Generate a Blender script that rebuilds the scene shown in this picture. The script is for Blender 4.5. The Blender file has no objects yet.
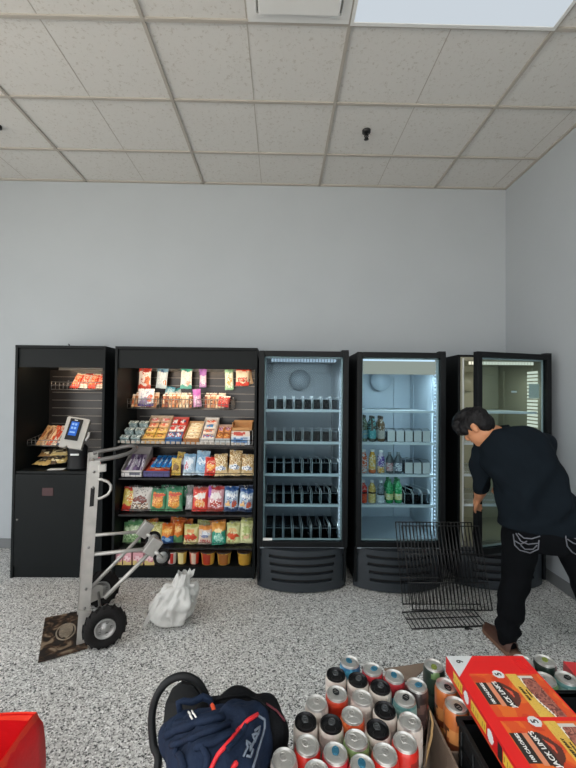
import bpy, bmesh, math, random
from mathutils import Vector, Matrix, noise
from mathutils.bvhtree import BVHTree
C = bpy.context.scene.collection
PI = math.pi
rnd = random.Random(7)
sin, cos, rad = math.sin, math.cos, math.radians

# ------------------------------------------------------------------ colours and materials
def lin(h):
    if isinstance(h, str):
        h = h.lstrip('#'); c = [int(h[i:i+2], 16) / 255 for i in (0, 2, 4)]
    else:
        c = list(h)
    return tuple((x / 12.92 if x <= .04045 else ((x + .055) / 1.055) ** 2.4) for x in c) + (1.0,)

def mat(name, col, rough=.5, metal=0., bump=0., bscale=60., var=.0, vscale=8., coat=0., emit=None, estr=0., spec=.5, trans=0.):
    m = bpy.data.materials.new(name); m.use_nodes = True
    nt = m.node_tree; b = nt.nodes['Principled BSDF']
    b.inputs['Base Color'].default_value = lin(col)
    b.inputs['Roughness'].default_value = rough
    b.inputs['Metallic'].default_value = metal
    b.inputs['Coat Weight'].default_value = coat
    b.inputs['Specular IOR Level'].default_value = spec
    b.inputs['Transmission Weight'].default_value = trans
    if emit is not None:
        b.inputs['Emission Color'].default_value = lin(emit); b.inputs['Emission Strength'].default_value = estr
    tc = nt.nodes.new('ShaderNodeTexCoord')
    if var > 0:
        n = nt.nodes.new('ShaderNodeTexNoise'); n.inputs['Scale'].default_value = vscale; n.inputs['Detail'].default_value = 4
        nt.links.new(tc.outputs['Object'], n.inputs['Vector'])
        r = nt.nodes.new('ShaderNodeValToRGB')
        c = lin(col)
        r.color_ramp.elements[0].position = .3; r.color_ramp.elements[1].position = .7
        r.color_ramp.elements[0].color = tuple(max(0, x * (1 - var)) for x in c[:3]) + (1,)
        r.color_ramp.elements[1].color = tuple(min(1, x * (1 + var)) for x in c[:3]) + (1,)
        nt.links.new(n.outputs['Fac'], r.inputs['Fac']); nt.links.new(r.outputs['Color'], b.inputs['Base Color'])
    if bump > 0:
        n2 = nt.nodes.new('ShaderNodeTexNoise'); n2.inputs['Scale'].default_value = bscale; n2.inputs['Detail'].default_value = 3
        nt.links.new(tc.outputs['Object'], n2.inputs['Vector'])
        bp = nt.nodes.new('ShaderNodeBump'); bp.inputs['Strength'].default_value = bump; bp.inputs['Distance'].default_value = .01
        nt.links.new(n2.outputs['Fac'], bp.inputs['Height']); nt.links.new(bp.outputs['Normal'], b.inputs['Normal'])
    return m

def print_mat(name, rough=.4, coat=.0, bump=.0, trans=0.):
    m = mat(name, '#808080', rough, coat=coat, bump=bump, bscale=90, trans=trans)
    nt = m.node_tree
    a = nt.nodes.new('ShaderNodeAttribute'); a.attribute_name = 'Print'
    nt.links.new(a.outputs['Color'], nt.nodes['Principled BSDF'].inputs['Base Color'])
    return m

def glass_mat(name, tint='#e8f0f2', base=.05, rough=.02):
    m = bpy.data.materials.new(name); m.use_nodes = True
    nt = m.node_tree; nt.nodes.remove(nt.nodes['Principled BSDF'])
    t = nt.nodes.new('ShaderNodeBsdfTransparent'); t.inputs['Color'].default_value = lin(tint)
    g = nt.nodes.new('ShaderNodeBsdfGlossy'); g.inputs['Roughness'].default_value = rough
    g.inputs['Color'].default_value = (.9, .95, 1, 1)
    lw = nt.nodes.new('ShaderNodeLayerWeight'); lw.inputs['Blend'].default_value = .5
    pw = nt.nodes.new('ShaderNodeMath'); pw.operation = 'POWER'; pw.inputs[1].default_value = 5
    mu = nt.nodes.new('ShaderNodeMath'); mu.operation = 'MULTIPLY_ADD'; mu.inputs[1].default_value = .9; mu.inputs[2].default_value = base + .004
    nt.links.new(lw.outputs['Facing'], pw.inputs[0])
    mx = nt.nodes.new('ShaderNodeMixShader')
    nt.links.new(pw.outputs[0], mu.inputs[0]); nt.links.new(mu.outputs[0], mx.inputs['Fac'])
    nt.links.new(t.outputs[0], mx.inputs[1]); nt.links.new(g.outputs[0], mx.inputs[2])
    nt.links.new(mx.outputs[0], nt.nodes['Material Output'].inputs['Surface'])
    return m

def emit_mat(name, col, strength):
    m = bpy.data.materials.new(name); m.use_nodes = True
    nt = m.node_tree; nt.nodes.remove(nt.nodes['Principled BSDF'])
    e = nt.nodes.new('ShaderNodeEmission'); e.inputs['Color'].default_value = lin(col); e.inputs['Strength'].default_value = strength
    nt.links.new(e.outputs[0], nt.nodes['Material Output'].inputs['Surface'])
    return m

M = {}
M['wall'] = mat('wall_paint', '#a5abaf', .75, bump=.06, bscale=160, var=.02, vscale=2)
M['baseboard'] = mat('baseboard_vinyl', '#6d7071', .6, bump=.05)
M['black_lam'] = mat('black_laminate', '#0f1314', .5, bump=.05, bscale=220, var=.06, spec=.16)
M['black_in'] = mat('black_interior', '#121111', .45, bump=.04, bscale=120)
M['slat'] = mat('slatwall_black', '#1a1614', .3, bump=.04, bscale=120, var=.08)
M['groove'] = mat('groove_metal', '#6f6a64', .4, metal=.8)
M['black_metal'] = mat('black_metal', '#0d1012', .5, metal=.0, spec=.2, bump=.04, bscale=200)
M['grille'] = mat('grille_plastic', '#2c3237', .45, spec=.4, bump=.08, bscale=300)
M['slot'] = mat('slot_dark', '#0b0b0d', .7, bump=.05)
M['gasket'] = mat('gasket_grey', '#c9ccca', .6, bump=.03)
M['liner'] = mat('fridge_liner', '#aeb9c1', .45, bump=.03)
M['liner_dim'] = mat('fridge_liner_dimmed', '#8d959c', .45, bump=.03)  # same pale liner, darkened in colour to look dimly lit
M['liner_haze'] = mat('fridge_liner_hazed', '#96937f', .5, bump=.03)  # olive haze and reflection of the door glass put into the liner colour
M['white_shelf'] = mat('white_shelf_wire', '#dde4e6', .4, bump=.03)
M['glass'] = glass_mat('door_glass', '#dfe9ec', .0)
M['clear'] = glass_mat('clear_plastic', '#c6ced2', -.006, .12)
M['smoke'] = glass_mat('smoky_plastic', '#87929a', -.005, .15)
M['led'] = emit_mat('led_cool', '#dcecff', 1.6)
M['led_dim'] = emit_mat('led_cool_dim', '#dcecff', .9)
M['led_olive'] = emit_mat('led_warm_white', '#f4f2dc', 1.1)
M['led_warm'] = emit_mat('led_strip_warm', '#ffc890', 5)
M['sign_light'] = emit_mat('lit_header', '#e6e2d2', .62)
M['panel_light'] = emit_mat('ceiling_panel_light', '#dfe9f2', .80)
M['white_plastic'] = mat('white_plastic', '#d7d8d6', .4, bump=.03)
M['dark_plastic'] = mat('dark_plastic', '#121416', .5, spec=.25, bump=.05, bscale=200)
M['rubber'] = mat('black_rubber', '#1c1b1b', .85, spec=.2, bump=.3, bscale=90, var=.15, vscale=20)
M['alu'] = mat('brushed_aluminium', '#b5b3ae', .42, metal=.55, bump=.08, bscale=120, var=.1, vscale=14)
M['alu_hub'] = mat('wheel_hub_metal', '#a5a5a3', .4, metal=.7, bump=.05)
M['worn'] = None
M['rack'] = mat('black_coated_wire', '#0e0f10', .4, bump=.05)
M['chrome'] = mat('chrome_wire', '#8b8a88', .3, metal=.9)
M['cardboard'] = mat('cardboard_brown', '#7b6a5c', .85, bump=.12, bscale=70, var=.12, vscale=12)
M['cardboard_in'] = mat('cardboard_inside', '#6a5a4d', .9, bump=.1, bscale=70, var=.1)
M['print'] = print_mat('glossy_print', .32, coat=.15)
M['matte_print'] = print_mat('carton_print', .5)
M['can_print'] = print_mat('can_print', .3, coat=.3)
M['bottle_print'] = print_mat('bottle_print', .25, coat=.2)
M['can_silver'] = mat('can_lid_silver', '#bdbcb8', .38, metal=.75, bump=.03)
M['can_black'] = mat('can_lid_black', '#151517', .28, metal=.5, bump=.02)
M['tab_black'] = mat('tab_black', '#1f2224', .35, metal=.5)
M['tab_smoke'] = mat('tab_smoke_grey', '#5a5d5f', .3, metal=.7)
M['tab_blue'] = mat('tab_blue', '#3a7892', .35, metal=.5)
M['tab_silver'] = mat('tab_silver', '#c4c2be', .28, metal=.8)
M['tab_green'] = mat('tab_green', '#8d9a4c', .35, metal=.5)
M['skin'] = mat('skin', '#c08560', .55, bump=.06, bscale=200, var=.06, vscale=14)
M['hair'] = mat('black_hair', '#0c0b0d', .55, spec=.25, bump=.7, bscale=60, var=.3, vscale=40)
M['shirt'] = mat('black_polo_knit', '#10171d', .9, spec=.1, bump=.12, bscale=300, var=.1, vscale=9)
M['jeans'] = mat('black_denim', '#0a0c0f', .9, spec=.1, bump=.2, bscale=240, var=.15, vscale=10)
M['silver_thread'] = mat('silver_thread', '#74767e', .5, metal=.3, bump=.3, bscale=400)
M['shoe'] = mat('brown_leather', '#4b2f24', .55, bump=.1, bscale=120, var=.15)
M['sole'] = mat('tan_sole', '#6e5140', .8, bump=.1)
M['eye'] = mat('eye_white', '#e6e2da', .2, bump=.01)
M['navy'] = mat('navy_nylon', '#142136', .8, spec=.2, bump=.25, bscale=110, var=.25, vscale=10)
M['navy_black'] = mat('black_nylon', '#0b0d10', .8, spec=.15, bump=.25, bscale=140, var=.2)
M['red_trim'] = mat('red_piping', '#d4222a', .5, bump=.05)
M['orange_pull'] = mat('orange_zip_pull', '#e2502a', .5, bump=.05)
M['thread_grey'] = mat('grey_embroidery', '#6f7a88', .6, bump=.3, bscale=300)
M['red_bag'] = mat('red_bag_fabric', '#d80f18', .5, bump=.15, bscale=60, var=.12, vscale=9)
M['red_band'] = mat('red_bag_band', '#e2361f', .5, bump=.1)
M['red_card'] = mat('red_glossy_card', '#e01a1c', .42, bump=.02, coat=.15)
M['white_ink'] = mat('white_ink', '#ecebe6', .5, bump=.02)
M['black_ink'] = mat('black_ink', '#1a1715', .5, bump=.02)
M['yellow_ink'] = mat('yellow_ink', '#d9b04a', .5, bump=.02, var=.1)
M['grey_plastic'] = mat('grey_plastic', '#a3a29d', .45, bump=.03)
M['screen'] = emit_mat('terminal_screen', '#3f74d6', .9)
M['screen_ui'] = emit_mat('terminal_screen_icons', '#9cc2f2', 1.0)
M['oxblood'] = mat('dark_red_lock', '#3a1a1c', .5, bump=.05)
M['panel_fill'] = emit_mat('added_fill_panel', '#f2f4f4', 7.6)  # fill emitter for panels added out of view to brighten the foreground
M['ceil'] = None

def floor_mat():
    m = bpy.data.materials.new('flake_epoxy_floor'); m.use_nodes = True
    nt = m.node_tree; b = nt.nodes['Principled BSDF']; b.inputs['Roughness'].default_value = .42
    tc = nt.nodes.new('ShaderNodeTexCoord')
    dist = nt.nodes.new('ShaderNodeTexNoise'); dist.inputs['Scale'].default_value = 70; dist.inputs['Detail'].default_value = 2
    add = nt.nodes.new('ShaderNodeVectorMath'); add.operation = 'MULTIPLY_ADD'
    add.inputs[1].default_value = (.012, .012, 0)
    nt.links.new(tc.outputs['Object'], dist.inputs['Vector']); nt.links.new(dist.outputs['Color'], add.inputs[0]); nt.links.new(tc.outputs['Object'], add.inputs[2])
    v = nt.nodes.new('ShaderNodeTexVoronoi'); v.inputs['Scale'].default_value = 150
    nt.links.new(add.outputs[0], v.inputs['Vector'])
    sep = nt.nodes.new('ShaderNodeSeparateColor'); nt.links.new(v.outputs['Color'], sep.inputs[0])
    r = nt.nodes.new('ShaderNodeValToRGB'); r.color_ramp.interpolation = 'CONSTANT'
    els = [(0, '#2f3031'), (.10, '#6f6f6e'), (.20, '#aaaaa7'), (.40, '#c8c8c5'), (.7, '#d9d9d6'), (.9, '#f0f0ee')]
    r.color_ramp.elements[0].color = lin(els[0][1]); r.color_ramp.elements[1].position = els[1][0]; r.color_ramp.elements[1].color = lin(els[1][1])
    for p, c in els[2:]:
        e = r.color_ramp.elements.new(p); e.color = lin(c)
    nt.links.new(sep.outputs[0], r.inputs['Fac'])
    v2 = nt.nodes.new('ShaderNodeTexVoronoi'); v2.inputs['Scale'].default_value = 330
    nt.links.new(add.outputs[0], v2.inputs['Vector'])
    sep2 = nt.nodes.new('ShaderNodeSeparateColor'); nt.links.new(v2.outputs['Color'], sep2.inputs[0])
    r2 = nt.nodes.new('ShaderNodeValToRGB'); r2.color_ramp.interpolation = 'CONSTANT'
    r2.color_ramp.elements[0].color = (.34, .34, .34, 1); r2.color_ramp.elements[1].position = .12; r2.color_ramp.elements[1].color = (1, 1, 1, 1)
    nt.links.new(sep2.outputs[0], r2.inputs['Fac'])
    mx = nt.nodes.new('ShaderNodeMix'); mx.data_type = 'RGBA'; mx.blend_type = 'MULTIPLY'; mx.inputs['Factor'].default_value = .8
    nt.links.new(r.outputs['Color'], mx.inputs['A']); nt.links.new(r2.outputs['Color'], mx.inputs['B'])
    nt.links.new(mx.outputs['Result'], b.inputs['Base Color'])
    return m

def ceil_mat():
    m = bpy.data.materials.new('mineral_ceiling_tile'); m.use_nodes = True
    nt = m.node_tree; b = nt.nodes['Principled BSDF']; b.inputs['Roughness'].default_value = .9
    tc = nt.nodes.new('ShaderNodeTexCoord')
    n = nt.nodes.new('ShaderNodeTexNoise'); n.inputs['Scale'].default_value = 45; n.inputs['Detail'].default_value = 5; n.inputs['Roughness'].default_value = .7
    nt.links.new(tc.outputs['Object'], n.inputs['Vector'])
    r = nt.nodes.new('ShaderNodeValToRGB')
    r.color_ramp.elements[0].position = .33; r.color_ramp.elements[0].color = lin('#b2aea6')
    r.color_ramp.elements[1].position = .44; r.color_ramp.elements[1].color = lin('#cac9c5')
    nt.links.new(n.outputs['Fac'], r.inputs['Fac']); nt.links.new(r.outputs['Color'], b.inputs['Base Color'])
    bp = nt.nodes.new('ShaderNodeBump'); bp.inputs['Strength'].default_value = .2; bp.inputs['Distance'].default_value = .005
    nt.links.new(n.outputs['Fac'], bp.inputs['Height']); nt.links.new(bp.outputs['Normal'], b.inputs['Normal'])
    return m

def worn_mat():
    m = mat('worn_painted_plate', '#241f1b', .55, metal=.3, bump=.1, bscale=60)
    nt = m.node_tree; b = nt.nodes['Principled BSDF']
    tc = nt.nodes.new('ShaderNodeTexCoord')
    w = nt.nodes.new('ShaderNodeTexNoise'); w.inputs['Scale'].default_value = 11; w.inputs['Detail'].default_value = 5; w.inputs['Distortion'].default_value = 1.4
    nt.links.new(tc.outputs['Object'], w.inputs['Vector'])
    r = nt.nodes.new('ShaderNodeValToRGB')
    r.color_ramp.elements[0].position = .46; r.color_ramp.elements[0].color = lin('#221d19')
    r.color_ramp.elements[1].position = .66; r.color_ramp.elements[1].color = lin('#8a7a66')
    e = r.color_ramp.elements.new(.55); e.color = lin('#4c3829')
    nt.links.new(w.outputs['Fac'], r.inputs['Fac']); nt.links.new(r.outputs['Color'], b.inputs['Base Color'])
    return m
M['floor'] = floor_mat(); M['ceil'] = ceil_mat(); M['worn'] = worn_mat()
M['grid'] = mat('ceiling_grid_metal', '#a7a299', .6, bump=.02)

# ------------------------------------------------------------------ mesh builder
class MB:
    def __init__(s): s.v = []; s.f = []; s.m = []; s.s = []; s.c = []
    def add(s, vs, fs, m=0, smooth=False, cols=None, T=None):
        b = len(s.v)
        for p in vs:
            p = Vector(p)
            s.v.append(T @ p if T is not None else p)
        for i, f in enumerate(fs):
            s.f.append(tuple(b + k for k in f)); s.m.append(m); s.s.append(smooth)
            s.c.append(cols[i] if isinstance(cols, list) else cols)
        return s
    def box(s, c, d, m=0, bev=0., T=None, col=None):
        bm = bmesh.new(); bmesh.ops.create_cube(bm, size=1)
        for v in bm.verts: v.co = Vector((v.co.x * d[0], v.co.y * d[1], v.co.z * d[2]))
        if bev > 0:
            bmesh.ops.bevel(bm, geom=list(bm.edges), offset=min(bev, min(d) * .45), segments=2, affect='EDGES', profile=.6)
        off = Vector(c); bm.verts.index_update()
        s.add([v.co + off for v in bm.verts], [[v.index for v in f.verts] for f in bm.faces], m, False, col, T)
        bm.free(); return s
    def span(s, a, b, m=0, bev=0., T=None, col=None):
        a = Vector(a); b = Vector(b)
        return s.box((a + b) / 2, [abs(x) for x in (b - a)], m, bev, T, col)
    def tube(s, pts, r, n=8, m=0, closed=False, T=None, col=None, caps=True):
        pts = [Vector(p) for p in pts]; N = len(pts); rs = r if isinstance(r, (list, tuple)) else [r] * N
        vs = []; fs = []; ref = None
        for i, p in enumerate(pts):
            if closed: t = pts[(i + 1) % N] - pts[i - 1]
            else: t = pts[min(i + 1, N - 1)] - pts[max(i - 1, 0)]
            t = t.normalized() if t.length > 1e-9 else Vector((0, 0, 1))
            if ref is None:
                ref = Vector((0, 0, 1)) if abs(t.z) < .9 else Vector((1, 0, 0))
            u = (ref - t * ref.dot(t))
            if u.length < 1e-6: u = t.orthogonal()
            u.normalize(); w = t.cross(u); ref = u
            for k in range(n):
                a = 2 * PI * k / n
                vs.append(p + (u * cos(a) + w * sin(a)) * rs[i])
        for i in range(N if closed else N - 1):
            j = (i + 1) % N
            for k in range(n): fs.append((i * n + k, i * n + (k + 1) % n, j * n + (k + 1) % n, j * n + k))
        if not closed and caps:
            fs.append(tuple(range(n - 1, -1, -1))); fs.append(tuple((N - 1) * n + k for k in range(n)))
        return s.add(vs, fs, m, True, col, T)
    def lathe(s, prof, n=24, m=0, T=None, colf=None, smooth=True, capb=False, capt=False, sx=1, sy=1):
        vs = []; fs = []; cols = []
        for (r, z) in prof:
            for k in range(n):
                a = 2 * PI * k / n
                vs.append((r * cos(a) * sx, r * sin(a) * sy, z))
        for i in range(len(prof) - 1):
            for k in range(n):
                fs.append((i * n + k, i * n + (k + 1) % n, (i + 1) * n + (k + 1) % n, (i + 1) * n + k))
                cols.append(colf((k + .5) / n, (i + .5) / (len(prof) - 1), (prof[i][1] + prof[i + 1][1]) / 2) if colf else None)
        if capb: fs.append(tuple(range(n - 1, -1, -1))); cols.append(colf(0, 0, prof[0][1]) if colf else None)
        if capt:
            L = (len(prof) - 1) * n; fs.append(tuple(L + k for k in range(n))); cols.append(colf(0, 1, prof[-1][1]) if colf else None)
        return s.add(vs, fs, m, smooth, cols, T)
    def grid(s, fn, nu, nv, m=0, smooth=True, colf=None, T=None, flip=False, closed_u=False):
        vs = []; fs = []; cols = []
        cu = nu if closed_u else nu + 1
        for j in range(nv + 1):
            for i in range(cu): vs.append(fn(i / nu, j / nv))
        for j in range(nv):
            for i in range(nu):
                a = j * cu + i; b = j * cu + (i + 1) % cu; c = (j + 1) * cu + (i + 1) % cu; d = (j + 1) * cu + i
                fs.append((a, d, c, b) if flip else (a, b, c, d))
                cols.append(colf((i + .5) / nu, (j + .5) / nv) if colf else None)
        return s.add(vs, fs, m, smooth, cols, T)
    def prism(s, poly, z0, z1, m=0, T=None, col=None):
        n = len(poly); vs = [(x, y, z0) for x, y in poly] + [(x, y, z1) for x, y in poly]
        fs = [tuple(range(n - 1, -1, -1)), tuple(range(n, 2 * n))] + [(i, (i + 1) % n, n + (i + 1) % n, n + i) for i in range(n)]
        return s.add(vs, fs, m, False, col, T)
    def ball(s, c, r, m=0, nu=16, nv=10, T=None, col=None):
        r = r if isinstance(r, (list, tuple)) else (r, r, r); c = Vector(c)
        def f(u, v):
            a = 2 * PI * u; b = PI * (v - .5) * .999
            return c + Vector((r[0] * cos(a) * cos(b), r[1] * sin(a) * cos(b), r[2] * sin(b)))
        return s.grid(f, nu, nv, m, True, (lambda u, v: col) if col else None, T, closed_u=True)
    def mesh(s, name, mats, org=None):
        me = bpy.data.meshes.new(name)
        o = Vector(org) if org is not None else Vector((0, 0, 0))
        me.from_pydata([tuple(v - o) for v in s.v], [], s.f)
        me.polygons.foreach_set('material_index', s.m)
        me.polygons.foreach_set('use_smooth', s.s)
        for x in (mats if isinstance(mats, (list, tuple)) else [mats]):
            me.materials.append(M[x] if isinstance(x, str) else x)
        if any(c is not None for c in s.c):
            at = me.color_attributes.new('Print', 'FLOAT_COLOR', 'CORNER'); buf = []
            for f, c in zip(s.f, s.c):
                L = lin(c) if c is not None else (.5, .5, .5, 1)
                buf.extend(L * len(f))
            at.data.foreach_set('color', buf)
        me.update(); return me
    def build(s, name, mats, parent=None, label=None, org=None):
        if parent is not None and org is None: org = parent.get('_o', None)
        me = s.mesh(name, mats, org)
        return link(name, me, parent, label)

def link(name, me, parent=None, label=None):
    o = bpy.data.objects.new(name, me); C.objects.link(o)
    if parent is not None: o.parent = parent
    if label: o['label'] = label
    return o

ORG = {}
def tag(o, label, cat, group=None, kind=None):
    o['label'] = label; o['category'] = cat
    if group: o['group'] = group
    if kind: o['kind'] = kind
    return o
def thing(name, label, cat, loc=(0, 0, 0), group=None, rot=(0, 0, 0)):
    o = bpy.data.objects.new(name, None); C.objects.link(o); o.empty_display_size = .05
    o.location = loc; o.rotation_euler = rot
    return tag(o, label, cat, group)
def struct(name, mb, mats):
    o = mb.build(name, mats); o['kind'] = 'structure'; return o
def part(mb, name, mats, root, label=None):
    """world-space geometry put under an unrotated root"""
    p = root; off = Vector((0, 0, 0))
    while p is not None: off += Vector(p.location); p = p.parent
    return link(name, mb.mesh(name, mats, off), root, label)
def lpart(mb, name, mats, root, label=None):
    return link(name, mb.mesh(name, mats), root, label)
def single(mb, name, mats, label, cat, loc, group=None):
    """one-mesh thing built in world space"""
    o = link(name, mb.mesh(name, mats, loc)); o.location = loc
    return tag(o, label, cat, group)
def copy_tree(root, loc, rot=None, label=None, group=None):
    r = root.copy(); C.objects.link(r); r.location = loc
    if rot is not None: r.rotation_euler = rot
    if label: r['label'] = label
    if group: r['group'] = group
    for ch in list(root.children):
        c = ch.copy(); C.objects.link(c); c.parent = r
        for g in list(ch.children):
            d = g.copy(); C.objects.link(d); d.parent = c
    return r
ORDS = ['', 'first', 'second', 'third', 'fourth', 'fifth', 'sixth', 'seventh', 'eighth', 'ninth', 'tenth', 'eleventh', 'twelfth', 'thirteenth']

def text_mesh(txt, size, T, depth=.0004, bold=True):
    cu = bpy.data.curves.new('lettering', 'FONT'); cu.body = txt; cu.size = size; cu.align_x = 'CENTER'; cu.align_y = 'CENTER'; cu.extrude = depth
    if bold: cu.offset = size * .012
    ob = bpy.data.objects.new('lettering', cu); C.objects.link(ob)
    dg = bpy.context.evaluated_depsgraph_get(); dg.update()
    me = bpy.data.meshes.new_from_object(ob.evaluated_get(dg))
    mb = MB(); mb.add([v.co.copy() for v in me.vertices], [tuple(p.vertices) for p in me.polygons], 0, False, None, T)
    bpy.data.objects.remove(ob); bpy.data.curves.remove(cu); bpy.data.meshes.remove(me)
    return mb

def remesh(mb, voxel, smooth=2, name='tmp'):
    """one continuous skin over overlapping volumes"""
    me = mb.mesh(name, []); ob = bpy.data.objects.new(name, me); C.objects.link(ob)
    md = ob.modifiers.new('r', 'REMESH'); md.mode = 'VOXEL'; md.voxel_size = voxel; md.use_smooth_shade = True
    if smooth:
        sm = ob.modifiers.new('s', 'SMOOTH'); sm.iterations = smooth; sm.factor = .5
    dg = bpy.context.evaluated_depsgraph_get(); dg.update()
    m2 = bpy.data.meshes.new_from_object(ob.evaluated_get(dg))
    out = MB(); out.add([v.co.copy() for v in m2.vertices], [tuple(p.vertices) for p in m2.polygons], 0, True)
    bpy.data.objects.remove(ob); bpy.data.meshes.remove(me); bpy.data.meshes.remove(m2)
    return out

# ------------------------------------------------------------------ camera
yaw, pit, rol, f = .0135, .0178, .0111, 374.83
fw0 = Vector((sin(yaw), cos(yaw), 0)); r0 = Vector((cos(yaw), -sin(yaw), 0)); Z = Vector((0, 0, 1))
fw = fw0 * cos(pit) + Z * sin(pit); up0 = -fw0 * sin(pit) + Z * cos(pit)
R = r0 * cos(rol) + up0 * sin(rol); U = -r0 * sin(rol) + up0 * cos(rol)
cd = bpy.data.cameras.new('camera'); cam = bpy.data.objects.new('camera', cd); C.objects.link(cam)
cam.matrix_world = Matrix(((R.x, U.x, -fw.x, 0), (R.y, U.y, -fw.y, 0), (R.z, U.z, -fw.z, 1.626), (0, 0, 0, 1)))
cd.sensor_fit = 'AUTO'; cd.sensor_width = 36; cd.lens = f / 768 * 36
cd.shift_x = 2.51 / 768; cd.shift_y = 1.73 / 768; cd.clip_start = .02
bpy.context.scene.camera = cam

# ------------------------------------------------------------------ the room
XL, XR, YB, YF, HC = -4.4, 2.368, 3.909, -3.4, 3.80
struct('floor', MB().span((XL - .2, YF - .2, -.1), (XR + .2, YB + .2, 0)), ['floor'])
struct('wall_back', MB().span((XL - .1, YB, 0), (XR + .1, YB + .1, HC + .1)), ['wall'])
struct('wall_right', MB().span((XR, YF, 0), (XR + .1, YB, HC + .1)), ['wall'])
wq = MB(); wq.span((XL - .1, YF, 0), (XL, YF + .3, HC + .1)); wq.span((XL - .1, 2.3, 0), (XL, YB, HC + .1)); wq.span((XL - .1, YF + .3, 0), (XL, 2.3, .06)); wq.span((XL - .1, YF + .3, 3.45), (XL, 2.3, HC + .1))
struct('wall_left', wq, ['wall'])
wn = MB()
for k in range(6):
    y = YF + .3 + (5.4) * k / 5; wn.span((XL - .08, y - .03, .06), (XL - .02, y + .03, 3.45))
for z in (.09, 2.35, 3.42): wn.span((XL - .075, YF + .3, z - .03), (XL - .025, 2.3, z + .03))
struct('window_2', wn, ['black_metal'])
wf = MB()                                               # storefront side behind the viewer: a wide opening to daylight
WX0, WX1, WZ0, WZ1 = -4.1, 2.1, .06, 3.45
wf.span((XL - .1, YF - .1, 0), (XR + .1, YF, WZ0)); wf.span((XL - .1, YF - .1, WZ1), (XR + .1, YF, HC + .1))
wf.span((XL - .1, YF - .1, WZ0), (WX0, YF, WZ1)); wf.span((WX1, YF - .1, WZ0), (XR + .1, YF, WZ1))
struct('wall_front', wf, ['wall'])
wn = MB()
for k in range(6):
    x = WX0 + (WX1 - WX0) * k / 5; wn.span((x - .015, YF - .08, WZ0), (x + .015, YF - .02, WZ1))
for z in (WZ0 + .03, 2.35, WZ1 - .03): wn.span((WX0, YF - .075, z - .03), (WX1, YF - .025, z + .03))
struct('window_1', wn, ['black_metal'])
struct('ceiling', MB().span((XL - .1, YF - .1, HC + .012), (XR + .1, YB + .1, HC + .1)), ['ceil'])
struct('baseboard_back', MB().span((XL, YB - .008, 0), (XR, YB, .10), bev=.002), ['baseboard'])
struct('baseboard_right', MB().span((XR - .008, YF, 0), (XR, YB - .009, .10), bev=.002), ['baseboard'])
g = MB()
X0 = -2.053
xs = [X0 + 1.22 * k for k in range(-1, 4)]; ys = [3.392 - .61 * k for k in range(0, 12)]
for x in xs: g.span((x - .011, YF, HC), (x + .011, YB, HC + .02))
for y in ys: g.span((XL, y - .011, HC + .001), (XR, y + .011, HC + .02))
for k in range(-1, 4):                                  # faint scoring across the middle of each tile
    g.span((X0 + 1.22 * k + .607, YF, HC + .0105), (X0 + 1.22 * k + .613, YB, HC + .013))
g.span((XL, YB - .022, HC), (XR, YB, HC + .02)); g.span((XR - .022, YF, HC), (XR, YB, HC + .02))
struct('trim_1', g, ['grid'])

def ceiling_light(x0, y0, lab, lamp='panel_light'):
    t = thing('ceiling_light', lab, 'ceiling light', (x0 + .61, y0 + .305, HC), 'recessed ceiling panel lights')
    fr = MB()
    for a, b in (((x0, y0), (x0 + 1.22, y0 + .02)), ((x0, y0 + .59), (x0 + 1.22, y0 + .61)), ((x0, y0 + .02), (x0 + .02, y0 + .59)), ((x0 + 1.2, y0 + .02), (x0 + 1.22, y0 + .59))):
        fr.span((a[0], a[1], HC - .004), (b[0], b[1], HC + .012))
    part(fr, 'frame', ['white_plastic'], t)
    part(MB().span((x0 + .018, y0 + .018, HC + .001), (x0 + 1.202, y0 + .592, HC + .008)), 'diffuser', [lamp], t)
ceiling_light(X0 + 2.44, 1.562, 'lit rectangular ceiling panel light above the right fridges')
ceiling_light(X0 - 1.22, .342, 'added fill light panel out of view behind the viewer, far left', 'panel_fill')  # panels from here on are added, unseen, for fill light
ceiling_light(X0, .342, 'added fill light panel out of view above the viewer, left', 'panel_fill')
ceiling_light(X0 + 2.44, .342, 'added fill light panel out of view above the viewer, right', 'panel_fill')
ceiling_light(X0 + 2.44, -1.488, 'added fill light panel out of view behind the viewer on the right', 'panel_fill')
ceiling_light(X0, -2.098, 'added fill light panel out of view behind the viewer on the left', 'panel_fill')

vx, vy = .082, 1.867
t = thing('air_vent', 'square white ceiling air diffuser next to the lit panel', 'air vent', (vx, vy, HC))
mb = MB()
def sq(mb, h, z0, z1, w):
    for a, b in (((-h, -h), (h, -h + w)), ((-h, h - w), (h, h)), ((-h, -h + w), (-h + w, h - w)), ((h - w, -h + w), (h, h - w))):
        mb.span((vx + a[0], vy + a[1], z0), (vx + b[0], vy + b[1], z1))
sq(mb, .295, HC - .004, HC + .011, .05); part(mb, 'frame', ['white_plastic'], t)
for h, z in ((.265, .007),):
    mb = MB(); sq(mb, h, HC - z, HC + .009, .022); part(mb, 'louver', ['white_plastic'], t)
part(MB().box((vx, vy, HC - .018), (.46, .46, .02), 0, .006), 'centre_plate', ['white_plastic'], t)

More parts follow.
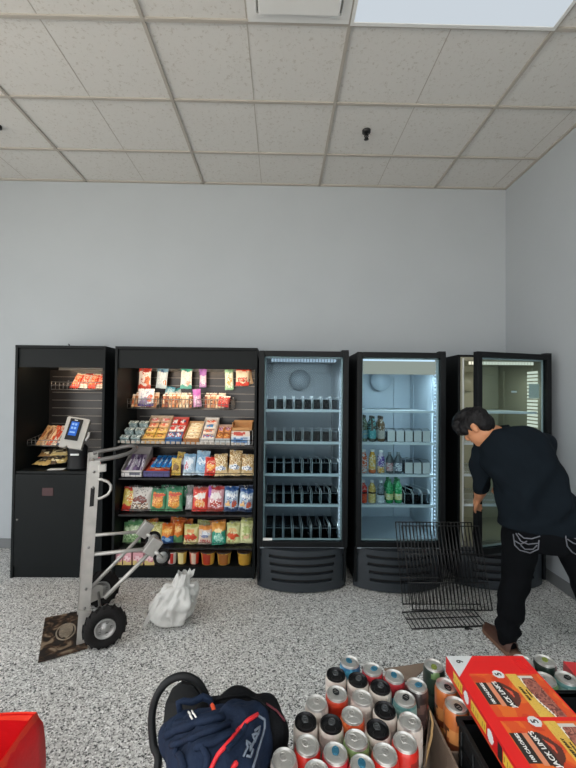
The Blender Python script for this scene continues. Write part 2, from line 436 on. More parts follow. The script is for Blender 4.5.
def sprinkler(x, y, lab):
    t = thing('sprinkler_head', lab, 'sprinkler', (x, y, HC), 'ceiling sprinkler heads')
    T = Matrix.Translation((x, y, 0))
    part(MB().lathe([(.001, HC - .012), (.034, HC - .008), (.036, HC + .011)], 20, T=T), 'base_plate', ['rack'], t)
    mb = MB(); mb.tube([(x, y, HC - .01), (x, y, HC - .05)], .009)
    for s in (-1, 1): mb.tube([(x + s * .008, y, HC - .02), (x + s * .016, y, HC - .04), (x, y, HC - .062)], .004)
    part(mb, 'body', ['rack'], t)
    part(MB().lathe([(.001, HC - .066), (.02, HC - .064), (.02, HC - .062), (.001, HC - .06)], 16, T=T), 'deflector', ['rack'], t)
sprinkler(.691, 3.07, 'dark sprinkler head on the ceiling above the middle fridge')
sprinkler(-2.375, 3.10, 'dark sprinkler head on the ceiling at the left picture edge')

# ------------------------------------------------------------------ helper: a place in the room seen along a line of sight
def ray(px, py):
    u, v = px - 288 + 2.51, py - 384 - 1.73
    d = fw * f + R * u - U * v
    return d
def at(px, py, Y): d = ray(px, py); return Vector((0, 0, 1.626)) + d * (Y / d.y)

# ------------------------------------------------------------------ snack packaging
def D(bg, top=None, tb=.14, bot=None, bb=.14, logo=None, pic=None, speck=None, side=None, seed=1):
    q = random.Random(seed); tab = [[q.random() for _ in range(40)] for _ in range(40)]
    def fn(u, v):
        r = tab[int(u * 39)][int(v * 39)]
        c = bg
        if side and (u < .14 or u > .86): c = side
        if bot and v < bb + .04 * sin(u * 9): c = bot
        if top and v > 1 - tb + .03 * sin(u * 8): c = top
        if logo:
            for (cu, cv, ru, rv, col) in logo:
                if ((u - cu) / ru) ** 2 + ((v - cv) / rv) ** 2 < 1 + 1.1 * noise.noise(Vector((u * 5 + seed, v * 6, seed * .7))): c = col
        if pic:
            for (v0, v1, u0, u1, cols) in pic:
                if v0 < v < v1 and u0 < u < u1: c = cols[int(r * len(cols)) % len(cols)]
        if speck:
            col, p, v0, v1 = speck
            if v0 < v < v1 and r < p and .15 < u < .85: c = col
        return c
    return fn

MESH = {}
def bag_mesh(key, w, h, t, design, nu=18, nv=24, seed=1, back='#9a9a98'):
    k = ('bag', key, round(w, 3), round(h, 3), round(t, 3), seed)
    if k in MESH: return MESH[k]
    mb = MB(); q = Vector((seed * 3.1, seed * 1.7, 0))
    def surf(sg):
        def fn(u, v):
            x = (u - .5) * 2
            prof = max(0, sin(PI * min(1, max(0, (v - .04) / .92)))) ** .55
            th = t / 2 * max(0, 1 - abs(x) ** 2.6) ** .6 * prof
            n = noise.noise(Vector((x * 2.2, v * 4, sg)) + q) * t * .16 * (1 if 0 < u < 1 and .03 < v < .97 else 0)
            ww = w / 2 * (1 - .07 * sin(PI * v))
            zz = v * h + (.004 * (1 if int(u * nu) % 2 else -1) if v in (0, 1) else 0) + noise.noise(Vector((x * 1.5, v * 2, 5)) + q) * h * .012
            crease = .006 * sin(v * 26 + x * 3) * (.4 if v in (0, 1) else 0)
            return Vector((x * ww, sg * (th + n * .8) + crease, zz))
        return fn
    mb.grid(surf(-1), nu, nv, colf=lambda u, v: design(u, v))
    mb.grid(surf(1), nu, nv, colf=lambda u, v: back, flip=True)
    MESH[k] = mb.mesh('snack_bag', ['print']); return MESH[k]

def bag(px0, px1, py0, py1, Y, t, key, design, lab, cat='snack bag', group=None, tilt=-14, yaw_=0, roll=0, seed=1, name='snack_bag', zbase=None, nu=18, nv=24):
    a = at(px0, (py0 + py1) / 2, Y); b = at(px1, (py0 + py1) / 2, Y)
    lo = at((px0 + px1) / 2, py1, Y); hi = at((px0 + px1) / 2, py0, Y)
    w = b.x - a.x; h = (hi.z - lo.z) / cos(rad(tilt)) * 1.01
    z = lo.z if zbase is None else zbase
    if zbase is not None: h = (hi.z - z) / cos(rad(tilt))
    o = link(name, bag_mesh(key, w * .965, h, t * .72, design, nu, nv, seed))
    cxx = (a.x + b.x) / 2
    if cxx > -1.5 and name == 'snack_bag': cxx = min(max(cxx, SX0 + .028 + w * .49), SX1 - .028 - w * .49)
    o.location = (cxx, Y, z + .012); o.rotation_euler = (rad(tilt), rad(roll), rad(yaw_))
    return tag(o, lab, cat, group)

def carton_mesh(w, d, h, front, top, side='#8a7a68', name='carton', nu=8, nv=8):
    """closed printed carton, base at z=0, front face at y=0 looking to -y"""
    mb = MB()
    mb.grid(lambda u, v: Vector(((u - .5) * w, 0, v * h)), nu, nv, smooth=False, colf=front)
    mb.grid(lambda u, v: Vector(((u - .5) * w, v * d, h)), nu, nv, smooth=False, colf=top)
    sc = lambda u, v: side
    mb.grid(lambda u, v: Vector(((u - .5) * w, d, v * h)), 1, 1, smooth=False, colf=sc, flip=True)
    mb.grid(lambda u, v: Vector((-w / 2, u * d, v * h)), 1, 1, smooth=False, colf=sc, flip=True)
    mb.grid(lambda u, v: Vector((w / 2, u * d, v * h)), 1, 1, smooth=False, colf=sc)
    mb.grid(lambda u, v: Vector(((u - .5) * w, v * d, 0)), 1, 1, smooth=False, colf=sc, flip=True)
    return mb

# ------------------------------------------------------------------ payment kiosk cabinet (far left)
def slat_panel(x0, x1, y, z0, z1, pitch=.0772):
    mb = MB(); mb.span((x0, y, z0), (x1, y + .018, z1))
    z = z1 - .065
    while z > z0 + .03:
        mb.span((x0 + .03, y - .0035, z - .004), (x1 - .002, y + .002, z + .004), 1, .001); z -= pitch
    return mb
KX0, KX1 = -2.312, -1.532
kt = thing('kiosk_cabinet', 'tall narrow black kiosk cabinet with slatwall back and lower door', 'cabinet', ((KX0 + KX1) / 2, 3.6, 0))
for x in (KX0, KX1 - .022): part(MB().span((x, 3.29, 0), (x + .022, 3.90, 2.012), bev=.002), 'side_panel', ['black_lam'], kt)
part(MB().span((KX0, 3.288, 1.99), (KX1, 3.90, 2.014), bev=.002), 'top_panel', ['black_lam'], kt)
part(MB().span((KX0 + .022, 3.305, 1.822), (KX1 - .022, 3.325, 1.99), bev=.002), 'header', ['black_lam'], kt)
part(slat_panel(KX0 + .022, KX1 - .022, 3.75, .92, 1.822), 'slatwall_back', ['slat', 'groove'], kt)
part(MB().span((KX0 + .022, 3.335, 1.86), (KX1 - .022, 3.375, 1.878)), 'light_strip', ['led_warm'], kt)
part(MB().span((KX0 + .022, 3.30, .895), (KX1 - .022, 3.75, .918), bev=.002), 'counter', ['black_lam'], kt)
dr = part(MB().span((KX0 + .024, 3.293, .098), (KX1 - .024, 3.312, .892), bev=.002), 'door', ['black_lam'], kt)
part(MB().span((-2.052, 3.288, .708), (-1.958, 3.294, .776), bev=.002), 'lock_plate', ['oxblood'], dr)
part(MB().lathe([(.001, 0), (.008, 0), (.008, .006), (.001, .007)], 12, T=Matrix.Translation((-2.262, 3.293, .50)) @ Matrix.Rotation(PI / 2, 4, 'X')), 'keyhole', ['chrome'], dr)
part(MB().span((KX0 + .022, 3.305, 0), (KX1 - .022, 3.325, .094), bev=.002), 'plinth', ['black_lam'], kt)
single(MB().tube([(-1.908, 3.40, 2.014), (-1.908, 3.40, 2.035), (-1.918, 3.40, 2.04)], .005), 'cable_end', ['dark_plastic'], 'small dark cable end sticking up on the kiosk cabinet top', 'cable', (-1.908, 3.40, 2.014))

def wire_basket(x0, x1, y0, y1, z0, z1, lab, grp=None, pitch=.035, name='wire_basket', m='chrome', rise=.0):
    t = thing(name, lab, 'basket', ((x0 + x1) / 2, y1, z0), grp)
    fr = MB(); r = .0028
    fr.tube([(x0, y0, z1), (x1, y0, z1), (x1, y1, z1 + rise), (x0, y1, z1 + rise)], r * 1.3, 6, closed=True)
    fr.tube([(x0, y0, z0), (x1, y0, z0), (x1, y1, z0), (x0, y1, z0)], r * 1.3, 6, closed=True)
    part(fr, 'rim', [m], t)
    w = MB(); n = max(2, int((x1 - x0) / pitch))
    for i in range(n + 1):
        x = x0 + (x1 - x0) * i / n
        w.tube([(x, y0, z1), (x, y0, z0), (x, y1, z0), (x, y1, z1 + rise)], r * .8, 5)
    nn = max(2, int((y1 - y0) / .05))
    for i in range(1, nn):
        y = y0 + (y1 - y0) * i / nn
        w.tube([(x0, y, z1 + rise * i / nn), (x0, y, z0), (x1, y, z0), (x1, y, z1 + rise * i / nn)], r * .8, 5)
    w.tube([(x0, y0, (z0 + z1) / 2), (x1, y0, (z0 + z1) / 2)], r * .8, 5)
    part(w, 'wire_mesh', [m], t)
    hk = MB()
    for x in (x0 + .02, x1 - .02): hk.span((x - .006, y1 - .002, z1 - .03), (x + .006, y1 + .003, z1 + .02), bev=.001)
    part(hk, 'wall_hook', [m], t)
    return t

# kiosk goods
wire_basket(-2.12, -1.60, 3.50, 3.741, 1.63, 1.70, 'small chrome wire basket high in the kiosk cabinet', 'kiosk wire baskets')
dchip = D('#d8432b', top='#f0e0c8', pic=[(.2, .8, .1, .9, ['#e35a31', '#d9402a', '#f3e6d6', '#e8a23c'])], seed=3)
dchip2 = D('#e8e0d4', top='#d33c2c', pic=[(.2, .8, .1, .9, ['#e86a3a', '#f1ead8', '#d03a2a'])], seed=4)
ks = ['lowest at the left end', 'second from the left', 'third from the left', 'fourth from the left', 'rightmost and whitest']
for i, x in enumerate((-1.94, -1.86, -1.79, -1.72, -1.655)):
    o = link('snack_packet', bag_mesh('kc%d' % (i % 2), .082, .18, .04, dchip if i % 2 == 0 else dchip2, seed=i + 2))
    o.location = (x, 3.545 + .012 * i, 1.645); o.rotation_euler = (rad(-38), rad(4 - 2 * i), rad(4 * (i % 2) - 2))
    tag(o, 'red and cream snack packet in the high kiosk basket, ' + ks[i], 'snack packet', 'packets in the high kiosk basket')
wire_basket(-2.275, -1.97, 3.42, 3.741, 1.12, 1.17, 'chrome wire basket at the left side of the kiosk cabinet', 'kiosk wire baskets', rise=.05)
kcol = [('#c9a070', '#8a5a34', 'tan'), ('#d8b890', '#7a4a2c', 'pale tan'), ('#d4552e', '#e8c8a0', 'orange-red'), ('#e2d6c4', '#c2452c', 'cream and red'), ('#4b5a86', '#d8d0c0', 'blue'), ('#cf3a28', '#efe2cc', 'bright red')]
for i, (c1, c2, nm) in enumerate(kcol):
    o = link('snack_bar', bag_mesh('kb%d' % i, .045, .29, .025, D(c1, logo=[(.5, .5, .3, .25, c2)], speck=(c2, .35, .1, .9), seed=i), 8, 12, seed=i))
    o.location = (-2.195 + i * .047, 3.44, 1.125); o.rotation_euler = (rad(-58), 0, rad(9))
    tag(o, nm + ' wrapped snack bar lying in the left kiosk basket', 'snack bar', 'bars in the left kiosk basket')
pcol = [('#b99a5e', 'yellow-tan', -2.17, .0), ('#5c4a3a', 'dark brown', -2.12, .0), ('#c8ad6c', 'golden', -2.05, .0), ('#8c6a40', 'caramel brown', -2.13, .034), ('#cbb27a', 'pale gold', -2.03, .034)]
for i, (c, nm, x, z) in enumerate(pcol):
    o = link('snack_packet', bag_mesh('kp%d' % i, .17, .13, .05, D(c, logo=[(.5, .5, .35, .3, '#3d3027')], speck=('#e6d6ac', .3, .1, .9), seed=i + 20), 8, 8, seed=i))
    o.location = (x, 3.43 + .02 * i, .945 + z * 1.5 + .006 * i); o.rotation_euler = (rad(-70), 0, rad(-14 + 10 * i))
    tag(o, nm + ' packet in the low pile on the kiosk counter', 'snack packet', 'packets piled on the kiosk counter')
o = single(MB().box((-1.985, 3.38, .9205), (.13, .07, .003), T=Matrix.Translation((-1.985, 3.38, .92)) @ Matrix.Rotation(.2, 4, 'Z') @ Matrix.Translation((1.985, -3.38, -.92))), 'paper_slip', ['white_ink'], 'white paper slip lying at the front edge of the kiosk counter', 'paper', (-1.985, 3.38, .919))
for i, (c, nm) in enumerate((('#c84a40', 'red'), ('#d87a84', 'pink'), ('#b05a38', 'rust brown'))):
    o = link('snack_packet', bag_mesh('kr%d' % i, .05, .10, .02, D(c, logo=[(.5, .5, .3, .3, '#eadfd4')], speck=('#f0e8e0', .2, .1, .9), seed=i + 40), 8, 8, seed=i))
    o.location = (-1.67 + .042 * i, 3.36 + .03 * i, .926); o.rotation_euler = (rad(-25), 0, rad(10 * i - 10))
    tag(o, nm + ' packet at the right end of the kiosk counter', 'snack packet', 'packets at the right of the counter')

# payment terminal on the counter
t = thing('payment_terminal', 'payment terminal with tilted grey face and blue screen on kiosk counter', 'payment terminal', (-1.825, 3.42, .919), rot=(0, 0, rad(8)))
lpart(MB().lathe([(.001, 0), (.088, 0), (.088, .012), (.08, .03), (.08, .12), (.086, .19), (.06, .22), (.001, .2)], 24, sx=1, sy=.75), 'stand', ['dark_plastic'], t)
lpart(MB().box((0, -.064, .135), (.07, .012, .016), 0, .003), 'card_slot', ['white_plastic'], t)
T = Matrix.Translation((-.02, -.01, .315)) @ Matrix.Scale(.86, 4, (1, 0, 0)) @ Matrix.Rotation(rad(8), 4, 'Y') @ Matrix.Rotation(rad(-24), 4, 'X')
hd = MB(); poly = [(-.108, -.14), (-.055, -.14), (-.035, -.12), (-.015, -.14), (.108, -.14), (.112, .135), (.1, .145), (-.1, .145), (-.112, .135)]
hd.prism(poly, -.022, .022, 0, T @ Matrix.Rotation(PI / 2, 4, 'X'))
hp = lpart(hd, 'head', ['grey_plastic'], t)
lpart(MB().box((-.012, -.026, .03), (.125, .012, .2), 0, .006, T), 'bezel', ['dark_plastic'], t)
sc_ = lpart(MB().box((-.014, -.034, .035), (.074, .004, .128), 0, 0, T), 'screen', ['screen'], t)
ui = MB()
for (x, z, w, h) in ((-.03, .075, .02, .02), (-.002, .075, .02, .02), (-.03, .04, .02, .02), (-.002, .04, .02, .02), (-.016, .0, .05, .014)): ui.box((x, -.0365, z), (w, .0012, h), 0, 0, T)
lpart(ui, 'screen_icons', ['screen_ui'], sc_)
lpart(MB().box((-.014, -.034, .115), (.03, .004, .008), 0, 0, T), 'status_light_bar', ['gasket'], t)
lpart(MB().tube([(.10, .03, .02), (.125, .02, .03), (.13, .01, -.01), (.115, .01, -.05)], .011, 8, T=T), 'side_reader', ['white_plastic'], t)

# ------------------------------------------------------------------ snack shelf
SX0, SX1 = -1.447, -.204
st = thing('snack_shelf', 'wide black snack shelf unit filled with chips and candy', 'shelf unit', ((SX0 + SX1) / 2, 3.6, 0))
for x in (SX0, SX1 - .022): part(MB().span((x, 3.29, 0), (x + .022, 3.90, 2.012), bev=.002), 'side_panel', ['black_lam'], st)
part(MB().span((SX0, 3.288, 1.99), (SX1, 3.90, 2.014), bev=.002), 'top_panel', ['black_lam'], st)
part(MB().span((SX0 + .022, 3.305, 1.824), (SX1 - .022, 3.325, 1.99), bev=.002), 'header', ['black_lam'], st)
part(slat_panel(SX0 + .022, SX1 - .022, 3.75, .1, 1.824), 'slatwall_back', ['slat', 'groove'], st)
part(MB().span((SX0 + .022, 3.335, 1.86), (SX1 - .022, 3.375, 1.878)), 'light_strip', ['led_warm'], st)
part(MB().span((SX0 + .022, 3.305, 0), (SX1 - .022, 3.325, .10), bev=.002), 'plinth', ['black_lam'], st)
part(MB().span((SX0 + .022, 3.325, .082), (SX1 - .022, 3.75, .1)), 'bottom_deck', ['black_lam'], st)
SZ = [1.152, .858, .538, .237]
for k, z in enumerate(SZ):
    fy_ = 3.335 if k < 3 else 3.362
    sh = part(MB().span((SX0 + .03, fy_, z - .018), (SX1 - .03, 3.748, z - .002), bev=.002), 'shelf', ['black_in'], st)
    w = MB()
    for zz in (z + .045,): w.tube([(SX0 + .032, fy_ + .012, zz), (SX0 + .034, fy_ - .002, zz), (SX1 - .034, fy_ - .002, zz), (SX1 - .032, fy_ + .012, zz)], .0025, 5)
    for i in range(25):
        x = SX0 + .034 + (SX1 - SX0 - .068) * i / 24; w.tube([(x, fy_ - .002, z - .012), (x, fy_ - .002, z + .045)], .0015, 4)
    part(w, 'wire_front', ['rack'], sh)
tags = MB(); q = random.Random(5)
for px in range(118, 246, 5):
    p = at(px, 443 + (px - 118) * .02, 3.33); tags.box((p.x, 3.3285, p.z + .012), (.030, .002, .022), 0)
part(tags, 'price_tags', [mat('tag_paper', '#a89e92', .6, var=.2, vscale=30)], st, 'row of small white price tags')

# hanging packets on pegs (top row)
def hang(px0, px1, py0, py1, key, d, lab, Y=3.66, roll=0, seed=1):
    o = bag(px0, px1, py0, py1, Y, .035, key, d, lab, 'hanging packet', None, 0, 0, roll, seed, 'hanging_packet')
    c = at((px0 + px1) / 2, py0 + 1, Y)
    hk = single(MB().tube([(c.x, 3.748, c.z - .004), (c.x, Y - .05, c.z - .004), (c.x, Y - .055, c.z + .006)], .003, 6), 'peg_hook', ['chrome'],
                'thin metal peg hook carrying the ' + lab.split(' hanging')[0], 'peg hook', (c.x, 3.748, c.z - .004), 'slatwall peg hooks')
    return o
hang(137.5, 150.5, 388, 401, 'h0', D('#e3dcd6', top='#cf4a40', bot='#c9473d', speck=('#b8a49c', .2, .2, .8), seed=9), 'lower white and red packet hanging behind the leftmost one', 3.70)
hang(138, 151, 369, 391, 'h1', D('#e8e4de', top='#c9463c', tb=.2, bot='#d0503c', bb=.2, logo=[(.75, .4, .2, .2, '#e08040')], speck=('#b84a40', .2, .3, .8), seed=10), 'white packet with red ends hanging leftmost in the top row', roll=2)
hang(155.5, 167, 369.5, 389.5, 'h2', D('#c6d7de', top='#6fa3c4', tb=.2, logo=[(.8, .3, .15, .15, '#d88a4c'), (.5, .85, .2, .06, '#2e5a8a')], speck=('#e9eef0', .4, .2, .8), seed=11), 'pale blue packet hanging second from left in the top row', roll=5)
hang(180, 192, 369.5, 390, 'h3', D('#e2e8e2', top='#3fa596', tb=.16, bot='#5fb3a4', bb=.16, logo=[(.7, .3, .2, .12, '#d8a890')], speck=('#b8ccc4', .3, .2, .8), seed=12), 'white packet with teal ends hanging third in the top row', roll=2)
hang(199.3, 206.7, 369.5, 388.5, 'h4', D('#d9c6d8', top='#a86cc4', tb=.4, bot='#b684c0', bb=.2, speck=('#efe6ee', .4, .1, .6), seed=13), 'narrow purple and white packet hanging fourth in the top row')
hang(225, 234, 369.5, 391, 'h5', D('#d5e0c8', top='#8fc49c', tb=.25, bot='#9fd0a4', bb=.15, logo=[(.55, .4, .3, .22, '#e0a848')], speck=('#f1f2e6', .3, .1, .8), seed=14), 'pale green and yellow packet hanging fifth in the top row', roll=-2)
hang(240, 254, 371, 386, 'h7', D('#d8b890', top='#c8553a', logo=[(.5, .4, .3, .2, '#8a4a34')], seed=16), 'tan packet hanging behind the square red one at the right end', 3.70, roll=-10)
hang(235.5, 249.5, 369, 387, 'h6', D('#e6d9bf', top='#dd4a2e', tb=.18, bot='#d4432e', bb=.18, pic=[(.2, .45, .1, .9, ['#d8482c', '#e8d8b8', '#8c4a38'])], seed=15), 'square red and cream packet hanging at right end of top row')

# three wire baskets of bars
BK = []
for (p0, p1, nm) in ((116.5, 155, 'left'), (158, 192, 'middle'), (196.5, 232, 'right')):
    a = at(p0, 402, 3.5); b = at(p1, 402, 3.5)
    a.x = max(a.x, SX0 + .03)
    wire_basket(a.x, b.x, 3.5, 3.741, 1.462, 1.55, '%s one of three chrome wire baskets below the hanging packets' % nm, 'wire baskets of bars', pitch=.03)
    BK.append((a.x, b.x))
barcols = ['#d9b48c', '#e8d2b0', '#a86a44', '#c98452', '#e4c8a4', '#8a4c34', '#d69a68', '#efe0c8']
barnm = ['tan', 'cream', 'brown', 'copper', 'beige', 'dark brown', 'amber', 'ivory']
def bars(x0, x1, n, bname, off):
    for i in range(n):
        c = barcols[(i * 3 + off) % 8]; nm = barnm[(i * 3 + off) % 8]
        row, col = divmod(i, (n + 1) // 2)
        x = x0 + (x1 - x0) * (col + .5) / ((n + 1) // 2)
        o = link('snack_bar', bag_mesh('bar%d' % ((i * 3 + off) % 8), .026, .125, .010, D(c, top='#efe4d4', tb=.12, logo=[(.5, .5, .35, .2, barcols[(i + off + 3) % 8])], speck=('#c0502c' if i % 3 == 0 else '#5a3a2a', .25, .15, .85), seed=i), 6, 10, seed=i % 3))
        o.location = (x, 3.565 + .07 * row, 1.472 + .02 * row); o.rotation_euler = (rad(-16), rad(rnd.uniform(-3, 3)), rad(rnd.uniform(-8, 8)))
        tag(o, '%s wrapped bar standing in %s wire basket, %s row, %s from left' % (nm, bname, 'front' if row == 0 else 'back', ORDS[col + 1]), 'snack bar', 'bars in the %s wire basket' % bname)
bars(BK[0][0] + .01, BK[0][1] - .01, 20, 'left', 0)
bars(BK[1][0] + .01, BK[1][1] - .01, 18, 'middle', 2)
bars(BK[2][0] + .06, BK[2][1] - .08, 14, 'right', 5)
bag(137, 154, 390, 408, 3.517, .035, 'bb1', D('#dfdde0', top='#e8e6e2', logo=[(.4, .3, .3, .2, '#8a7a9c'), (.75, .45, .15, .3, '#d8622e')], bot='#5a4a86', speck=('#9aa4b8', .25, .3, .9), seed=30), 'white and violet bag standing at right of the left wire basket', tilt=-10, zbase=1.47)
bag(163, 173, 388, 401, 3.68, .03, 'bb2', D('#7fb9c8', top='#3f98b4', speck=('#d8e8ea', .3, .1, .9), seed=31), 'teal packet sticking up from the middle wire basket at left', tilt=-8, roll=10)
bag(171, 184, 390, 404, 3.695, .03, 'bb3', D('#cfe0de', top='#39a3a8', logo=[(.3, .6, .3, .2, '#2f8f9c')], speck=('#8ac4c4', .3, .1, .9), seed=32), 'white and turquoise packet leaning in the middle wire basket', tilt=-20, roll=-18)
bag(193.5, 202, 390.5, 408, 3.517, .03, 'bb4', D('#c98fb4', top='#b05aa8', tb=.35, speck=('#ecd8e4', .35, .1, .6), seed=33), 'pink and violet packet at the left end of right wire basket', tilt=-6, roll=-6)
bag(217, 229, 397, 408, 3.515, .035, 'bb5', D('#d22f26', top='#e9e2da', speck=('#efe4da', .2, .3, .9), seed=34), 'bright red packet lying at the right of right wire basket', tilt=-25, roll=6)

# row of boxes
z2 = SZ[0]
tin = carton_mesh(.08, .05, .06, D('#8a9e9d', speck=('#c8d4d2', .3, .1, .9), seed=1), D('#b9c6c4', logo=[(.5, .5, .42, .42, '#566c6e')], speck=('#dfe6e4', .25, .2, .8), seed=2), '#4a5c5e').mesh('mint_tin', ['matte_print'])
for r in range(3):
    for c in range(2):
        o = link('mint_tin', tin); o.location = (-1.37 + c * .095 + r * .008, 3.352 + r * .075, z2 + .006 + r * .056); o.rotation_euler = (rad(24), 0, rad(-2))
        tag(o, 'grey-green mint box at left end of the carton row, %s column, %s' % (('left', 'right')[c], ('front', 'middle', 'topmost back')[r]), 'mint box', 'mint boxes')
def tray_box(px0, px1, pyt, pyb, lab, body, rows, cat='display box', depth=.26, name='display_box', lip='#b9a184'):
    """open display carton, packets lying in rows on its sloped bed"""
    a = at(px0, pyb - 4, 3.37); b = at(px1, pyb - 4, 3.37); w = b.x - a.x - .016; x = (a.x + b.x) / 2
    top = at((px0 + px1) / 2, pyt, 3.37 + depth).z - z2
    t = thing(name, lab, cat, (x, 3.37, z2))
    s = MB(); th = .004; h0 = .055
    s.span((-w / 2, 0, 0), (w / 2, th, h0), col=body); s.span((-w / 2, depth - th, 0), (w / 2, depth, top), col=lip)
    s.span((-w / 2, 0, 0), (w / 2, depth, th), col=body)
    for sx in (-1, 1):
        X = sx * w / 2; vs = [(X, 0, 0), (X, depth, 0), (X, depth, top), (X, 0, h0), (X - sx * th, 0, 0), (X - sx * th, depth, 0), (X - sx * th, depth, top), (X - sx * th, 0, h0)]
        s.add(vs, [(0, 1, 2, 3), (7, 6, 5, 4), (0, 3, 7, 4), (3, 2, 6, 7), (2, 1, 5, 6)], 0, False, lip)
    lpart(s, 'carton', ['matte_print'], t)
    tm = math.atan2(top - h0 - .01, depth - .02)
    Tb = Matrix.Translation((0, .01, h0 - .012)) @ Matrix.Rotation(tm, 4, 'X')
    L = (depth - .02) / cos(tm)
    n = len(rows)
    for i, (cols, k) in enumerate(rows):
        for j in range(k):
            pk = MB(); ww = (w - .016) / k
            pk.grid(lambda u, v: Vector((-w / 2 + .008 + ww * (j + .04 + .92 * u), L * (i + .05 + .9 * v) / n, .006 + .012 * math.sin(PI * u) ** .5 * math.sin(PI * v) ** .5)), 8, 6,
                    colf=D(cols[0], logo=[(.5, .5, .36, .3, cols[1])], speck=(cols[2], .3, .1, .9), seed=i * 7 + j), T=Tb)
            lpart(pk, 'packet', ['print'], t)
    return t
tray_box(140, 166, 415.5, 444, 'large tan display carton with rows of yellow and pink packets', '#c79b58', [(('#d9b04f', '#c98a3c', '#8a5a2c'), 2), (('#dfb85c', '#b5703c', '#f0dcb0'), 2), (('#d8a878', '#c9604c', '#efd8c0'), 2), (('#cfa88c', '#d8746c', '#f0e0d8'), 2)])
tray_box(163.5, 183, 417, 444, 'display carton of red and white packets with blue front', '#3d6a9c', [(('#4a78a8', '#d8dce0', '#c8382c'), 2), (('#e2d8d4', '#c4403a', '#b8322c'), 2), (('#cf3f34', '#efe6e0', '#384a78'), 2)], lip='#c8483c')
tray_box(182, 200, 421, 444, 'tan display carton of long cream wafers', '#b8793f', [(('#e6d3a8', '#efe4c8', '#b88a4c'), 1)] * 5, lip='#c99a66')
tray_box(198.5, 215.5, 417.5, 444, 'white display carton with red and blue graphics on packets', '#d9d4cc', [(('#dfd8d0', '#5f7fae', '#b8443c'), 1), (('#e6d4c4', '#c8744c', '#7a86a8'), 1), (('#e0dad2', '#4a86b4', '#c84a40'), 1), (('#e4cfc0', '#d8603c', '#efe6da'), 1)], lip='#d8cfc4')
tray_box(213.5, 231.5, 424.5, 444, 'low carton of orange-brown packets beside a purple carton side', '#b7bdbc', [(('#b8703c', '#d8a05c', '#8c4a2c'), 2), (('#c07c48', '#8a5a7c', '#e0c8d0'), 2)], depth=.2, lip='#a98a78')
p = at(240.5, 441, 3.37)
o = link('candy_carton', carton_mesh(.168, .2, .075, D('#cdd6de', logo=[(.5, .5, .4, .3, '#5a86b4')], speck=('#33588a', .25, .1, .9), seed=51), D('#dfe4e8', speck=('#5a86b4', .3, .1, .9), seed=52), '#5a7a9c').mesh('candy_carton', ['matte_print']))
o.location = (p.x, 3.37, z2); tag(o, 'blue and white candy carton at right end under an open box', 'candy carton')
o = link('candy_carton', carton_mesh(.165, .19, .045, D('#d8c8b8', logo=[(.4, .5, .35, .35, '#c84a38')], speck=('#b8402c', .3, .1, .9), seed=53), D('#e6dcd0', logo=[(.5, .5, .4, .35, '#d86a4c')], seed=54), '#c8a888').mesh('candy_carton', ['matte_print']))
o.location = (p.x, 3.375, z2 + .0755); tag(o, 'flat white and red candy carton between the blue one and open box', 'candy carton')
t = thing('open_carton', 'small open brown cardboard box topmost at right of carton row', 'carton', (p.x + .01, 3.40, z2 + .121))
mb = MB(); w, d, h = .18, .16, .085
mb.span((-w / 2, 0, 0), (w / 2, d, .004)); mb.span((-w / 2, d - .004, 0), (w / 2, d, h)); mb.span((-w / 2, 0, 0), (w / 2, .004, .03))
for s in (-1, 1): mb.span((s * w / 2 - .004 * (s > 0), 0, 0), (s * w / 2 + .004 * (s < 0), d, h - .01))
lpart(mb, 'carton', [mat('kraft_brown', '#b98a58', .8, bump=.05)], t)
bk = at(249, 436, 3.34)
mb = MB()
for y in (3.352, 3.735): mb.tube([(bk.x + .005, y, z2 + .005), (bk.x + .03, y, z2 + .005), (bk.x + .03, y, z2 + .13), (bk.x + .005, y, z2 + .13)], .003, 6)
for zz in (.005, .07, .13): mb.tube([(bk.x + .03, 3.352, z2 + zz), (bk.x + .03, 3.735, z2 + zz)], .003, 6)
single(mb, 'wire_bookend', ['chrome'], 'bent chrome wire end guard at right of the carton row', 'wire guard', (bk.x + .03, 3.54, z2))

# candy and bag row
z3 = SZ[1]
p = at(127, 474, 3.37)
t = thing('open_carton', 'open pale grey carton full of purple bars, left on candy shelf', 'carton', (p.x + .042, 3.365, z3))
mb = MB(); w, d = .188, .28
mb.span((-w / 2, 0, 0), (w / 2, .004, .06), col='#cfcac6'); mb.span((-w / 2, 0, 0), (w / 2, d, .004), col='#cfcac6'); mb.span((-w / 2, d - .004, 0), (w / 2, d, .24), col='#b5aca8')
for s in (-1, 1):
    X = s * w / 2
    mb.add([(X, 0, 0), (X, d, 0), (X, d, .24), (X, 0, .06), (X - s * .004, 0, 0), (X - s * .004, d, 0), (X - s * .004, d, .24), (X - s * .004, 0, .06)], [(0, 1, 2, 3), (7, 6, 5, 4), (3, 2, 6, 7), (0, 3, 7, 4)], 0, False, '#c4bcb8')
mb.span((-w / 2 + .01, -.0012, .012), (w / 2 - .01, 0, .05), col='#e0dcd8'); mb.span((-.02, -.002, .018), (w / 2 - .02, -.001, .044), col='#6a6a78')
lpart(mb, 'carton', ['matte_print'], t)
pu = ['#7a6288', '#cfc8d4', '#8f7a9c', '#5c4a6c', '#b8a8bc']
for j in range(5):
    pk = bag_mesh('purp%d' % j, .032, .22, .02, D(pu[j], logo=[(.5, .5, .3, .25, '#e6e0e8')], speck=('#4a3a5c', .25, .1, .9), seed=j), 6, 10, seed=j)
    o = link('snack_bar', pk); o.location = (p.x - .028 + .035 * j, 3.39, z3 + .03); o.rotation_euler = (rad(-50), 0, rad(-6 + 3 * j))
    tag(o, 'purple and white wrapped bar in the pale grey carton, %s from left' % ORDS[j + 1], 'snack bar', 'bars in the pale grey carton')
tray_box_z = z2; z2 = z3
